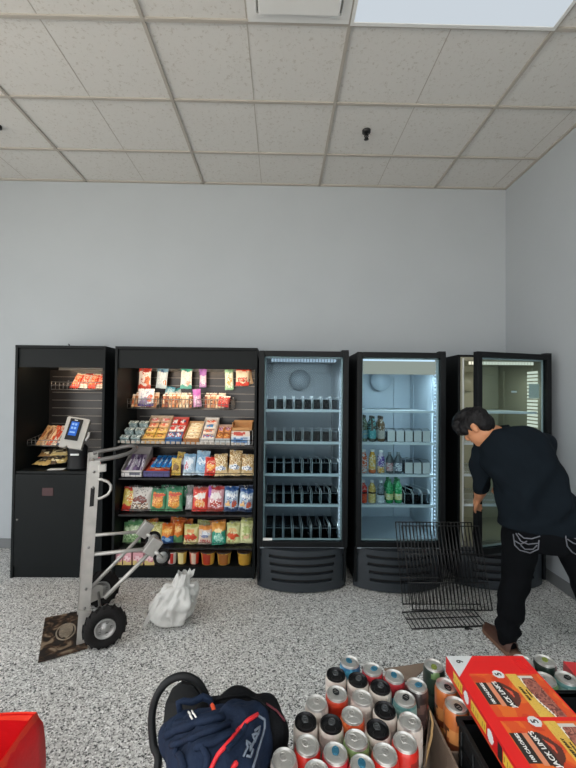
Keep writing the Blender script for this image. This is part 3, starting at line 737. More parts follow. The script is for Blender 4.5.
tray_box(142, 171, 457.5, 477.5, 'wide violet display carton of red and bright blue candy packs', '#4d4a7c', [(('#c9482c', '#e8b08c', '#7c2a20'), 1), (('#c9482c', '#e8b08c', '#7c2a20'), 1)], lip='#8a2f2a', depth=.24)
z2 = tray_box_z
p0 = at(149, 470, 3.42)
for j in range(4):
    o = link('candy_pack', bag_mesh('blu', .043, .18, .015, D('#2f86cc', logo=[(.5, .45, .3, .26, '#bfe0f2')], speck=('#1c4f96', .25, .1, .9), seed=61), 8, 10))
    o.location = (p0.x + .035 + .047 * j, 3.405, z3 + .082); o.rotation_euler = (rad(-64), 0, rad(-8))
    tag(o, 'bright blue candy pack on the violet display carton, %s from left' % ORDS[j + 1], 'candy pack', 'bright blue candy packs')
gold = D('#d9b657', top='#e0c070', logo=[(.5, .45, .35, .18, '#7a5a2c')], speck=('#8a642c', .25, .2, .8), seed=62)
bag(176, 184, 453.5, 462, 3.52, .05, 'gold2', gold, 'yellow pouch standing behind the other on the candy shelf', tilt=-10, zbase=z3 + .08, roll=6)
bag(170.5, 181, 460, 477, 3.40, .06, 'gold', gold, 'yellow pouch beside the violet carton on the candy shelf', zbase=z3)
bag(178, 186, 455, 474, 3.50, .05, 'vio', D('#8a78ac', top='#54408c', logo=[(.5, .6, .35, .2, '#e4dce8')], seed=63), 'violet bag wedged behind the yellow pouch', zbase=z3)
lb = D('#a9c2d4', top='#7ea6c2', logo=[(.5, .6, .3, .16, '#e4e8ec'), (.25, .4, .18, .2, '#c87a84')], bot='#c6d4dc', speck=('#dfe8ee', .3, .15, .85), seed=64)
bag(182.5, 195.5, 456, 477, 3.40, .06, 'lb1', lb, 'pale blue bag with pink patch, left of the two blue bags', zbase=z3)
bag(194, 208, 453, 477, 3.41, .06, 'lb2', D('#8db4d0', top='#a8c8dc', logo=[(.45, .55, .32, .14, '#dfe9ef')], bot='#b9d2e0', speck=('#6a92b4', .3, .15, .85), seed=65), 'light blue bag right of the two blue bags on candy shelf', zbase=z3, roll=4)
bag(204, 217, 459, 477.5, 3.395, .06, 'redn', D('#d23a2a', logo=[(.5, .45, .36, .16, '#f0a03c')], speck=('#f2d8b0', .25, .2, .8), bot='#c8301f', seed=66), 'red and orange snack bag before the popcorn bags', zbase=z3)
pop = D('#cdb07c', pic=[(.45, .96, .02, .98, ['#d9bf8c', '#b8925c', '#efe0bc', '#a67c48'])], logo=[(.5, .34, .45, .1, '#e6e8ea')], bot='#d4bc8e', bb=.12, speck=('#4a6488', .35, .24, .40), seed=67)
for i, (a_, b_, t_, nm) in enumerate(((214.5, 228.5, 456, 'left'), (227.5, 241, 452.5, 'middle'), (240, 254, 456.5, 'right'))):
    bag(a_, b_, t_, 478, 3.39 + .012 * i, .06, 'pop', pop, '%s one of three tan popcorn bags on the candy shelf' % nm, group='tan popcorn bags', zbase=z3, roll=(-4, 3, 3)[i], seed=1)

# chips row
z4 = SZ[2]
dk = lambda c, s: D(c, top=c, speck=('#cfcfca', .18, .7, 1), seed=s)
for i, (a_, b_, c, nm) in enumerate(((126, 140, '#4a4e4c', 'dark grey'), (143, 158, '#3e5a48', 'dark green'), (160, 176, '#2f7a54', 'green'), (176, 189, '#2c8a5c', 'bright green'), (186, 193, '#a8a8a4', 'grey'), (194, 207, '#6c3a40', 'maroon'), (208, 222, '#7c5a60', 'dusty pink'), (223, 237, '#2e4a78', 'blue'), (238, 253, '#27395c', 'navy'))):
    bag(a_, b_, 487 + i % 2, 511, 3.56, .06, 'bk%d' % i, dk(c, i), '%s chip bag standing behind the front row of chips' % nm, group='chip bags behind on the chip shelf', zbase=z4, tilt=-8)
bag(117, 131, 489.5, 516, 3.40, .07, 'c1', D('#d9c05c', top='#c43a2c', tb=.12, bot='#c9362a', bb=.24, logo=[(.6, .55, .3, .2, '#dc8a34')], speck=('#f0e6b8', .25, .4, .85), seed=71), 'yellow chip bag with red ends at left end of chip shelf', zbase=z4, roll=3)
bag(129, 151, 490, 516, 3.395, .08, 'c2', D('#c9c3ba', top='#d8d4cc', logo=[(.5, .5, .35, .14, '#7a3a30')], pic=[(.1, .35, .1, .9, ['#a88a6c', '#e0d8cc', '#5a4a44'])], speck=('#8a807c', .25, .45, .9), bot='#6a6460', bb=.06, seed=72), 'pale grey chip bag with brown print on chip shelf', zbase=z4)
ch = D('#d9863a', top='#3f7a58', tb=.2, bot='#4f8a62', bb=.16, logo=[(.5, .7, .36, .07, '#c8402c')], pic=[(.2, .52, .16, .84, ['#e8a848', '#c9702c', '#dd8e3a', '#f0c070'])], speck=('#a85a2c', .15, .55, .85), side='#4a8660', seed=73)
bag(149, 166, 491, 516, 3.40, .07, 'c3', ch, 'orange chip bag with green edges, left of the pair', zbase=z4, group='orange and green chip bags')
bag(165, 183, 490, 516, 3.395, .07, 'c3', ch, 'orange chip bag with green edges, right of the pair', zbase=z4, group='orange and green chip bags', roll=-2)
bag(185, 193, 496, 514, 3.44, .05, 'c5', D('#b9b4b4', top='#8e8a8c', speck=('#e2dede', .3, .1, .9), seed=75), 'narrow grey bag in the middle gap of chip shelf', zbase=z4)
bag(191.5, 208, 490, 516, 3.395, .07, 'c6', D('#cf3b30', top='#a84a40', tb=.12, logo=[(.5, .62, .36, .12, '#e8e0d8'), (.5, .32, .36, .14, '#e8963c')], speck=('#f0d0b0', .2, .15, .8), seed=76), 'red chip bag with orange picture on chip shelf', zbase=z4)
bag(206.5, 224, 489, 516, 3.40, .07, 'c7', D('#c9939a', top='#a83a3c', tb=.14, logo=[(.5, .6, .36, .12, '#e4d8d4'), (.08, .75, .14, .2, '#9448a8'), (.5, .3, .36, .12, '#b8443a')], speck=('#efe4e0', .25, .15, .8), bot='#a8443c', seed=77), 'pink and red chip bag with purple corner on chip shelf', zbase=z4)
bl = D('#a9bccb', top='#2c5288', tb=.2, bot='#34486c', bb=.14, logo=[(.5, .62, .38, .1, '#e2e6e8'), (.3, .3, .2, .12, '#e0b070'), (.7, .3, .2, .12, '#b8502c')], speck=('#4a6a98', .22, .3, .8), seed=78)
bag(223.5, 238.5, 489, 516, 3.40, .07, 'c8', bl, 'blue and white chip bag, left of the pair at right end', zbase=z4, group='blue and white chip bags')
bag(237.5, 252.5, 491, 516, 3.395, .07, 'c8', bl, 'blue and white chip bag, right of the pair at right end', zbase=z4, group='blue and white chip bags', roll=5)

# big bag row
z5 = SZ[3]
for i, (a_, b_, y_, c, c2, nm) in enumerate(((116, 128, 523, '#2e5a3c', '#5a8a60', 'dark green'), (128, 143, 521, '#3c6a48', '#7aa47c', 'mid green'), (144, 160, 521, '#b8642e', '#d8a050', 'rust orange'), (167, 184, 519, '#d0662a', '#e8a04c', 'bright orange'), (184, 194, 521, '#d9803c', '#c85a2c', 'tawny'), (195, 210, 522, '#bcbf74', '#dfe0a8', 'olive'), (209, 228, 522, '#c8703c', '#9a6a40', 'brown-orange'), (228, 241, 523, '#c4c884', '#e0e4b0', 'yellow-green'), (240, 253, 520, '#cfd080', '#eef0c0', 'pale lime'))):
    bag(a_, b_, y_, 547, 3.57, .08, 'r5b%d' % i, D(c, logo=[(.5, .8, .3, .1, c2)], speck=(c2, .3, .5, 1), seed=80 + i), '%s big chip bag standing in the back row above the cups' % nm, group='big bags in the back row', zbase=z5, tilt=-8, roll=(-6, 4, -8, 8, -5, 6, -7, 3, 2)[i])
gr = D('#8fb47e', top='#5f9464', tb=.18, pic=[(.12, .4, .08, .92, ['#c8dcae', '#6f9c66', '#8ab07c'])], logo=[(.5, .65, .34, .12, '#b8d0a4')], speck=('#dfe8cc', .2, .3, .8), seed=91)
bag(115.5, 127, 525, 552, 3.44, .09, 'g1', gr, 'green chip bag, left of the pair above the pink packs', zbase=z5, group='green chip bags')
bag(125.5, 141, 523.5, 552, 3.43, .09, 'g1', gr, 'green chip bag, right of the pair above the pink packs', zbase=z5, group='green chip bags')
bag(149.5, 163, 525, 552, 3.46, .08, 'yg', D('#cfc87c', top='#b9b860', speck=('#efe9b8', .3, .1, .9), seed=92), 'plain yellow-green chip bag behind the hand truck caster', zbase=z5)
oc = D('#e0802c', top='#d96a24', tb=.14, bot='#2f5a94', bb=.34, logo=[(.5, .62, .38, .12, '#f0b04c'), (.5, .2, .3, .1, '#8ab4d8')], speck=('#f4c878', .25, .4, .85), seed=93)
bag(160.5, 173.5, 526, 552, 3.43, .08, 'oc', oc, 'orange chip bag with blue bottom beside the hand truck caster', zbase=z5)
bag(172, 183, 523, 552, 3.45, .08, 'oc2', D('#e27c28', top='#cf5f22', bot='#5a8a5c', bb=.3, logo=[(.5, .6, .34, .12, '#f2b858')], speck=('#f6d090', .25, .4, .85), seed=94), 'orange chip bag with green bottom, right of the blue-bottomed one', zbase=z5)
bag(183, 198.5, 527, 552, 3.42, .09, 'yr', D('#dcd392', top='#c8c470', logo=[(.5, .36, .4, .16, '#d8482c'), (.5, .66, .3, .1, '#e8a060')], pic=[(.08, .24, .1, .9, ['#e8dcaa', '#c8642c', '#efe8c8'])], speck=('#b8502c', .2, .15, .6), seed=95), 'pale yellow chip bag with red band above the red cup', zbase=z5)
bag(197.5, 212, 528, 552, 3.42, .09, 'wo', D('#d8c4b4', top='#e0924c', tb=.24, logo=[(.5, .55, .38, .12, '#dfe2e8'), (.5, .42, .3, .08, '#7a84a8')], pic=[(.05, .26, .1, .9, ['#c86a5c', '#e2d4c8', '#b84c48'])], speck=('#8a90a8', .2, .4, .7), seed=96), 'white and orange chip bag in the middle above the cups', zbase=z5)
bag(211.5, 226.5, 525, 552, 3.41, .09, 'tg', D('#2f9a80', top='#e09a44', tb=.42, logo=[(.5, .3, .36, .14, '#8fd0bc'), (.5, .62, .3, .1, '#f0d8a0')], speck=('#c8e8dc', .25, .1, .5), seed=97), 'teal chip bag with orange top above the wide cups', zbase=z5, roll=-4)
bag(225.5, 240, 525.5, 552, 3.43, .09, 'yr2', D('#dde0a4', top='#d4d68c', logo=[(.5, .38, .42, .14, '#d84f2a'), (.5, .64, .3, .1, '#e0b878')], speck=('#c86a3c', .2, .1, .6), seed=98), 'pale yellow chip bag with orange-red band near the right end', zbase=z5)
bag(238.5, 253, 523.5, 552, 3.44, .09, 'yp', D('#e2e4b0', top='#cdd288', logo=[(.5, .6, .36, .14, '#b9c878'), (.5, .3, .36, .1, '#e8c49c')], speck=('#a8b868', .22, .2, .8), seed=99), 'pale lime chip bag with tan print at the right end', zbase=z5, roll=3)

# bottom deck: pink packs and noodle cups
for i, (a_, b_) in enumerate(((118, 125.5), (126.5, 134.5), (136, 146), (147.5, 157))):
    A = at(a_, 560, 3.40); B = at(b_, 560, 3.40); w = B.x - A.x
    o = link('pink_pack', carton_mesh(w, .1, .105, D('#d9a0a8', bot='#d0b878', bb=.3, logo=[(.5, .55, .32, .2, '#e8c8cc')], speck=('#c87a88', .25, .3, .9), seed=110), D('#e0b4b8', seed=1), '#c48a92').mesh('pink_pack', ['print']))
    o.location = ((A.x + B.x) / 2, 3.325, .1005); tag(o, 'pink and yellow pack on the bottom deck, %s from left' % ORDS[i + 1], 'snack pack', 'pink packs on the bottom deck')
def cup(px, w, h, c, c2, lab, lid='#3a2a22', seed=1):
    p = at(px, 562, 3.375); r = w / 2
    t = thing('noodle_cup', lab, 'snack cup', (p.x, 3.378, .1005))
    d = D(c, logo=[(.25, .5, .1, .3, c2), (.75, .5, .12, .3, c2), (.5, .4, .08, .2, c2)], speck=(c2, .22, .1, .9), seed=seed)
    lpart(MB().lathe([(r * .8, 0), (r * .82, .004), (r * .97, h * .85), (r * 1.04, h * .88), (r * 1.04, h * .95)], 24, colf=lambda u, v, z: d(u, v), capb=True), 'cup_body', ['print'], t)
    lpart(MB().lathe([(r * 1.05, h * .93), (r * 1.06, h * .97), (r, h), (r * .9, h - .003), (.001, h - .004)], 24), 'lid', [mat('cup_lid', lid, .4, bump=.05)], t)
cup(172, .085, .11, '#dcd8d4', '#c83a30', 'white and red snack cup, leftmost cup on the bottom deck', seed=2)
cup(182, .085, .112, '#d9b24a', '#f0e0a0', 'tall yellow snack cup left of the red cup', seed=3)
cup(194.3, .09, .112, '#cf3f2c', '#e8d0b8', 'red snack cup between two yellow cups on the bottom deck', seed=4)
cup(208, .13, .112, '#d9ad48', '#b8402c', 'wide yellow cup with red print right of the red cup', seed=5)
cup(224, .13, .11, '#dcb652', '#a86a34', 'wide yellow cup second from the right on the bottom deck', seed=6)
cup(244.5, .13, .112, '#dfb84e', '#c89a3c', 'wide yellow cup at the right end of the bottom deck', seed=7)

# ------------------------------------------------------------------ glass door merchandisers
def fridge(x0, x1, yf, lab, liner, led, open_deg=0, header=False, strip_right=True, led_x=None):
    """yf is the plane of the closed door's face; body behind it"""
    t = thing('glass_door_fridge', lab, 'fridge', ((x0 + x1) / 2, yf + .4, 0))
    yb = yf + .055; ye = 3.865; H = 1.965; zb = .335; W = x1 - x0; wl = .045
    c = MB()
    c.span((x0, yb, .06), (x0 + .02, ye, H), bev=.003); c.span((x1 - .02, yb, .06), (x1, ye, H), bev=.003)
    c.span((x0, ye - .02, .06), (x1, ye, H)); c.span((x0, yb, H - .02), (x1, ye, H), bev=.003); c.span((x0 + .02, yb + .05, .06), (x1 - .02, ye - .02, zb))
    for xx in (x0 + .04, x1 - .08):
        c.span((xx, yb + .05, 0), (xx + .04, yb + .09, .06)); c.span((xx, ye - .1, 0), (xx + .04, ye - .06, .06))
    part(c, 'cabinet', ['black_metal'], t)
    il, ir, it, ib, iy = x0 + wl, x1 - wl, 1.915, .385, ye - .07
    L = MB()
    L.span((x0 + .02, yb, zb), (il, iy, H - .02)); L.span((ir, yb, zb), (x1 - .02, iy, H - .02)); L.span((il, iy, zb), (ir, iy + .03, H - .02))
    L.span((il, yb, it), (ir, iy, H - .02)); L.span((il, yb, zb), (ir, iy, ib))
    L.span((ir - .17, iy - .014, ib), (ir - .14, iy, it - .12)); L.span((il + .14, iy - .014, ib), (il + .17, iy, it - .12))
    for x in (il, ir - .006):
        for y in (yb + .1, iy - .1): L.span((x, y, ib), (x + .006, y + .02, it - .05))
    part(L, 'liner', [liner], t)
    fn = MB()
    fn.lathe([(.09, 0), (.1, .012), (.1, .02)], 28, T=Matrix.Translation(((il + ir) / 2, iy - .06, it - .16)) @ Matrix.Rotation(PI / 2, 4, 'X'), capt=True)
    fn.span((il + .05, iy - .06, it - .09), (ir - .05, iy, it)); part(fn, 'evaporator_cover', [liner], t)
    # lamps the cabinet has: a row of cells along the top and a strip beside the door
    lm = MB()
    for i in range(22):
        if header: break
        x = il + .05 + (ir - il - .1) * (i + .5) / 22
        lm.span((x - .008, yb + .01, it - .032), (x + .008, yb + .02, it - .006))
    if header: lm.span((il + .02, yb + .012, it - .014), (ir - .02, yb + .03, it - .002))
    part(lm, 'light_strip', [led], t)
    part(MB().span((x0 + .036, yb - .002, ib - .03), (x0 + .05, yb + .01, it + .02)), 'front_edge_trim', ['gasket'], t)
    s2 = MB(); n = 46
    for i in range(n):
        z = ib + .03 + (it - ib - .1) * i / n
        s2.span((ir - .011, yb + .03, z), (ir - .004, yb + (.046 if led != 'led_olive' else .16), z + (.009 if led != 'led_olive' else .02)))
    part(s2, 'side_light_strip', [led], t)
    if header:
        part(MB().span((il + .004, yb + .03, it - .125), (ir - .004, yb + .05, it), bev=.003), 'lit_header', ['sign_light'], t)
    zs = [1.475, 1.205, .935, .68]
    for z in zs:
        sh = part(MB().span((il + .008, yb + .03, z - .012), (ir - .008, yb + .048, z + .008), bev=.002), 'shelf', ['white_shelf'], t)
        w = MB()
        for i in range(26):
            x = il + .02 + (ir - il - .04) * i / 25; w.tube([(x, yb + .045, z), (x, iy - .03, z)], .0025, 4)
        for y in (yb + .2, yb + .4, iy - .03): w.tube([(il + .008, y, z - .004), (ir - .008, y, z - .004)], .003, 4)
        part(w, 'shelf_wires', ['white_shelf'], sh)
    # toe grille with curved louvres
    def fy(u, k=0.): return yf + .10 - .125 * (1 - (2 * u - 1) ** 2) ** .8 + k
    gr = MB(); z0, z1 = .012, .34
    slots = [.283, .222, .16, .098]
    edges = [z1 - .004] + sum([[s + .013, s - .013] for s in slots], []) + [z0]
    def strip(za, zb_, u0, u1, k, m=0):
        gr.grid(lambda u, v: Vector((x0 + W * (u0 + (u1 - u0) * u), fy(u0 + (u1 - u0) * u, k), za + (zb_ - za) * v)), 24, 1, m, smooth=True)
    def ledge(z, u0, u1, k0, k1, m=0):
        gr.grid(lambda u, v: Vector((x0 + W * (u0 + (u1 - u0) * u), fy(u0 + (u1 - u0) * u, k0 + (k1 - k0) * v), z)), 24, 1, m, smooth=True)
    ul, ur = .13, .87
    strip(z0, z1, 0, ul, 0); strip(z0, z1, ur, 1, 0)
    prev = z1
    for i, s in enumerate(slots):
        a, b = ul + .012 * i, ur - .012 * i
        strip(s + .013, prev, ul, ur, 0); strip(s - .013, s + .013, ul, a, 0) if i else None; strip(s - .013, s + .013, b, ur, 0) if i else None
        strip(s - .013, s + .013, a, b, .028, 1)
        ledge(s - .013, a, b, 0, .028); ledge(s + .013, a, b, 0, .028, 1)
        prev = s - .013
    strip(z0, prev, ul, ur, 0)
    ledge(z1, 0, 1, 0, .2); 
    for s in (0, 1):
        X = x0 + W * s
        gr.add([(X, fy(s), z0), (X, yb + .06, z0), (X, yb + .06, z1), (X, fy(s), z1)], [(0, 1, 2, 3)])
    part(gr, 'toe_grille', ['grille', 'slot'], t)
    sc = MB()
    for u in (.03, .97):
        sc.lathe([(.001, 0), (.011, 0), (.011, .008), (.001, .009)], 14, T=Matrix.Translation((x0 + W * u, fy(u) + .002, .275)) @ Matrix.Rotation(PI / 2, 4, 'X'))
    part(sc, 'grille_screws', ['slot'], t)
    # door, hinged on the right
    d = bpy.data.objects.new('door', None); C.objects.link(d); d.parent = t
    hx = Vector((x1, yf + .05, 0)) - Vector(t.location); d.location = hx; d.rotation_euler = (0, 0, rad(open_deg))
    fwid, zb_, zt = .044, .365, 1.968
    fr = MB()
    for a, b in (((-W, -.05, zb_), (-W + fwid, 0, zt)), ((-fwid, -.05, zb_), (0, 0, zt)), ((-W + fwid, -.05, zt - fwid), (-fwid, 0, zt)), ((-W + fwid, -.05, zb_), (-fwid, 0, zb_ + fwid))):
        fr.span(a, b, bev=.004)
    f_ = link('door_frame', fr.mesh('door_frame', ['black_metal']), d)
    gk = MB()
    for a, b in (((-W + fwid - .004, -.008, zb_ + fwid - .004), (-W + fwid + .012, .002, zt - fwid + .004)), ((-fwid - .012, -.008, zb_ + fwid), (-fwid + .004, .002, zt - fwid)),
                 ((-W + fwid, -.008, zt - fwid - .012), (-fwid, .002, zt - fwid + .004)), ((-W + fwid, -.008, zb_ + fwid - .004), (-fwid, .002, zb_ + fwid + .012))):
        gk.span(a, b)
    link('gasket', gk.mesh('gasket', ['gasket']), d)
    link('glass_pane', MB().span((-W + fwid - .002, -.03, zb_ + fwid - .002), (-fwid + .002, -.024, zt - fwid + .002)).mesh('glass_pane', ['glass']), d)
    h = MB(); h.span((-W + .01, -.062, .98), (-W + .03, -.05, 1.22), bev=.004)
    link('handle', h.mesh('handle', ['dark_plastic']), d)
    hn = MB(); hn.span((-.06, -.052, zt), (-.002, .0, zt + .012), bev=.003); link('hinge', hn.mesh('hinge', ['dark_plastic']), d)
    return dict(t=t, il=il, ir=ir, it=it, ib=ib, iy=iy, yb=yb, zs=zs)

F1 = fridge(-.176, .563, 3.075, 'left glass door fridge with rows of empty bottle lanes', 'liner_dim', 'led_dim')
F2 = fridge(.631, 1.367, 3.075, 'middle glass door fridge, lit inside, stocked with bottles', 'liner', 'led', header=True)
F3 = fridge(1.515, 2.27, 3.12, 'right glass door fridge with its door ajar beside the man', 'liner_haze', 'led_olive', open_deg=15)
# price sticker and notice
single(MB().box((-.088, 3.0435, .418), (.07, .0015, .018)), 'glass_sticker', ['white_ink'], 'small white sticker at bottom left of the left fridge glass', 'sticker', (-.088, 3.0435, .418)) if False else None
o = link('sticker', MB().span((-.735 + .043, -.0315, .412), (-.735 + .118, -.0302, .432)).mesh('sticker', ['white_ink']), [c for c in F1['t'].children if c.name.startswith('door')][0], 'small white sticker')
d3 = [c for c in F3['t'].children if c.name.startswith('door')][0]
link('notice', MB().span((-.215, -.0235, 1.60), (-.105, -.0222, 1.72)).mesh('notice', [mat('notice_paper', '#dedfd0', .7, bump=.05)]), d3, 'small square pale notice')
link('small_label', MB().span((-.40, -.0235, 1.645), (-.34, -.0222, 1.66)).mesh('small_label', ['white_ink']), d3, 'tiny white label')

# bottle lanes
def lane_proto(kind):
    t = thing('bottle_lane', 'x', 'bottle lane', (0, 0, -5))
    w, dpt = .068, .42
    b = MB(); b.span((-w / 2, 0, .001), (w / 2, dpt, .006)); b.span((-w / 2, dpt - .004, .006), (w / 2, dpt, .05)); lpart(b, 'track', ['smoke' if kind != 'white' else 'clear'], t)
    f_ = MB(); f_.span((-w / 2 + .002, -.003, .004), (w / 2 - .002, .0, .088 if kind != 'white' else .098), bev=.001)
    lpart(f_, 'front_plate', ['white_plastic' if kind == 'white' else 'clear'], t)
    e = MB()
    for s in (-1, 1):
        e.tube([(s * (w / 2 - .001), -.001, .004), (s * (w / 2 - .001), -.001, .085), (s * (w / 2 - .001), .05, .11), (s * (w / 2 - .001), dpt, .07)], .002, 5)
    e.tube([(-w / 2, -.001, .087), (w / 2, -.001, .087)], .0016, 5)
    lpart(e, 'divider', ['rack' if kind == 'white' else 'white_shelf'], t)
    p = MB(); p.span((-w / 2 + .008, .05, .007), (w / 2 - .008, .075, .082), bev=.004); p.span((-w / 2 + .012, .075, .007), (w / 2 - .012, .14, .03), bev=.004)
    lpart(p, 'pusher', ['dark_plastic' if kind != 'clear' else 'smoke'], t)
    return t
PROTO = {k: lane_proto(k) for k in ('dark', 'clear', 'white')}
used = set()
def lane(kind, loc, lab, grp, rz=0):
    if kind not in used:
        used.add(kind); o = PROTO[kind]; o.location = loc; o.rotation_euler = (0, 0, rz); o['label'] = lab; o['group'] = grp; return o
    return copy_tree(PROTO[kind], loc, (0, 0, rz), lab, grp)
SN = ['top', 'second', 'third', 'fourth', 'bottom']
z1s = F1['zs'] + [F1['ib']]
for k, z in enumerate(z1s):
    for i in range(8):
        x = F1['il'] + .05 + (F1['ir'] - F1['il'] - .1) * i / 7
        kind = 'clear' if k >= 3 and not (k == 3 and i in (4, 5, 6)) else 'dark'
        lane(kind, (x, F1['yb'] + .052, z + (.009 if k < 4 else .012)), 'empty %s lane, %s from left, %s of left fridge' % ('smoky dark' if kind == 'dark' else 'clear', ORDS[i + 1], (SN[k] + ' shelf') if k < 4 else 'floor'), 'bottle lanes on the %s row of the left fridge' % SN[k])
def lx(i): return F2['il'] + .046 + (F2['ir'] - F2['il'] - .12) * i / 7
for k, idx, kd in ((1, range(3, 8), 'white'), (2, range(5, 8), 'white'), (3, range(5, 8), 'dark')):
    for i in idx:
        lane(kd, (lx(i), F2['yb'] + .052, F2['zs'][k] + .009), 'empty lane with %s front, %s from right, %s shelf of middle fridge' % ('white' if kd == 'white' else 'dark clear', ORDS[8 - i], SN[k]), 'bottle lanes on the %s shelf of the middle fridge' % SN[k])

# bottles
def bottle(loc, h, r, bands, cap, lab, neck=.38, grp=None, sq=False):
    t = thing('drink_bottle', lab, 'bottle', loc, grp)
    q = random.Random(len(lab))
    def colf(u, v, z):
        vv = z / h
        for (a, b, c, c2) in bands:
            if a <= vv < b: return c2 if (c2 and q.random() < .3) else c
        return bands[-1][2]
    prof = [(.001, 0), (r * .8, .0), (r * .96, h * .02)] + [(r * (1 if (i % 4) else .985), h * (.05 + i * .035)) for i in range(18)]
    zs_ = prof[-1][1]; ch = h * .92
    for i in range(1, 7):
        a = i / 6; prof.append((r * (1 - (1 - neck) * (a * a * (3 - 2 * a))), zs_ + (ch - zs_) * a))
    lpart(MB().lathe(prof, 20, colf=colf), 'bottle_body', ['bottle_print'], t)
    rc = r * neck + .003
    lpart(MB().lathe([(rc, ch - .002), (rc, h - .002), (rc * .9, h), (.001, h)], 16), 'cap', [mat('bottle_cap', cap, .4, bump=.03)], t)
    return t
y0 = F2['yb'] + .095
S = F2['zs']
for i, (c, c2, cp, nm) in enumerate((('#54604a', '#8a9a8c', '#2c2f2a', 'olive and teal labelled'), ('#4a4a40', '#7ac0c0', '#343026', 'dark with turquoise label'), ('#6a5234', '#b8b0a4', '#3c2c20', 'amber brown'))):
    for dpt in (0, 1):
        bottle((lx(i) + .008 * dpt, y0 + .085 * dpt, S[1] + .009), .215 + .008 * (i == 0), .032, [(0, .12, c, None), (.12, .42, ['#5f8c9c', '#4fa3a6', '#a8a39a'][i], c2), (.42, 2, c, c2)], cp, '%s tall bottle, %s row, second shelf of middle fridge' % (nm, ('front', 'back')[dpt]), .45, 'tall bottles on the second shelf')
for i, (bands, cp, nm, h) in enumerate((([(0, .3, '#d8d8d4', '#e06a4c'), (.3, 2, '#e06a44', '#e8e0d8')], '#e4e4e2', 'red-orange juice', .2), ([(0, .15, '#d8703c', None), (.15, .8, '#e0b456', '#f0e0b8'), (.8, 2, '#d8a03c', None)], '#ecebe6', 'yellow juice', .2),
        ([(0, .3, '#e0a83c', '#f0e4c8'), (.3, .75, '#6c52a0', '#e4dcec'), (.75, 2, '#cfc8d4', None)], '#e6e6e4', 'purple labelled', .195), ([(0, .12, '#4a4e50', None), (.12, .5, '#c8b4b4', '#a83a40'), (.5, 2, '#515a5e', None)], '#8a8f90', 'grey bottle with red and white label', .178),
        ([(0, .12, '#454c52', None), (.12, .5, '#d4d8dc', '#40486a'), (.5, 2, '#4c565c', None)], '#7f888a', 'grey bottle with white and navy label', .178))):
    bottle((lx(i), y0, S[2] + .009), h, .031, bands, cp, '%s, %s from left, third shelf of middle fridge' % (nm if 'bottle' in nm else nm + ' bottle', ORDS[i + 1]), .5 if i < 3 else .36, 'bottles on the third shelf')
for i, (bands, cp, nm, h) in enumerate((([(0, .45, '#d8402c', '#e8653c'), (.45, .52, '#2a2024', None), (.52, 2, '#c8302a', '#e89a8c')], '#e8e6e2', 'red juice', .19), ([(0, .42, '#e4c878', '#efe0a8'), (.42, .5, '#3a3226', None), (.5, 2, '#d8b45a', '#ecd898')], '#e8e8e4', 'pale yellow juice', .19),
        ([(0, .35, '#c6cfd4', '#e6eaec'), (.35, .42, '#2c3438', None), (.42, 2, '#7e8a90', '#5a666c')], '#dfe3e4', 'clear water', .19), ([(0, .15, '#1f8a4a', None), (.15, .4, '#d8d48a', '#e8e8c0'), (.4, 2, '#239a54', '#63c48a')], '#1f7a44', 'green soda', .205), ([(0, .15, '#1f8a4a', None), (.15, .4, '#dcd890', '#eef0c8'), (.4, 2, '#2aa45c', '#7ad09c')], '#1f7a44', 'bright green soda', .205))):
    bottle((lx(i), y0, S[3] + .009), h, .032, bands, cp, '%s bottle, %s from left, fourth shelf of middle fridge' % (nm, ORDS[i + 1]), .38, 'bottles on the fourth shelf')
    if i >= 3:
        bottle((lx(i) + .006, y0 + .08, S[3] + .009), h, .032, bands, cp, '%s bottle standing behind the front %s bottle' % (nm, nm), .38, 'bottles on the fourth shelf')

# lamps of the refrigerators: what their strips throw inside
def area(name, loc, size, sy, power, col, rot):
    l = bpy.data.lights.new(name, 'AREA'); l.shape = 'RECTANGLE'; l.size = size; l.size_y = sy; l.energy = power; l.color = col
    o = bpy.data.objects.new(name, l); C.objects.link(o); o.location = loc; o.rotation_euler = rot; return o
for F, pw, col in ((F1, 3.6, (.97, .98, 1)), (F2, 3.4, (.82, .93, 1)), (F3, 1.5, (1, 1, .86))):
    area('fridge_lamp', ((F['il'] + F['ir']) / 2, F['yb'] + .07, F['it'] - .13), .55, .04, pw, col, (rad(25), 0, 0))
    area('fridge_lamp', (F['ir'] - .02, F['yb'] + .075, 1.0), 1.1, .03, pw * .5, col, (0, rad(90), rad(-50)))
for x0, x1, pw in ((KX0, KX1, 2.4), (SX0, SX1, 3.9)):
    area('shelf_lamp', ((x0 + x1) / 2, 3.36, 1.857), x1 - x0 - .08, .03, pw, (1, .74, .5), (rad(38), 0, 0))

# ------------------------------------------------------------------ wire racks taken out of the fridge
def rack(P00, P10, P01, n, mids, lab, r=.0046):
    """P00 lower left, P10 lower right, P01 upper left"""
    P00, P10, P01 = Vector(P00), Vector(P10), Vector(P01); ex, ey = P10 - P00, P01 - P00
    t = thing('wire_rack', lab, 'wire rack', P00 + ex / 2, 'loose wire racks')
    pt = lambda u, v: P00 + ex * u + ey * v
    nrm = ex.cross(ey).normalized() * r * 1.6
    part(MB().tube([pt(0, 0), pt(1, 0), pt(1, 1), pt(0, 1)], r * 1.25, 6, closed=True), 'frame', ['rack'], t)
    w = MB()
    for i in range(1, n): w.tube([pt(i / n, 0), pt(i / n, 1)], r * .8, 5)
    part(w, 'rods', ['rack'], t)
    c = MB()
    for v in mids: c.tube([pt(0, v) + nrm, pt(1, v) + nrm], r, 6)
    part(c, 'cross_bars', ['rack'], t)
rack((.962, 2.905, .006), (1.562, 2.905, .006), (.918, 2.958, .615), 22, (.32, .66), 'black wire rack leaning against the fridges, the rear of two')
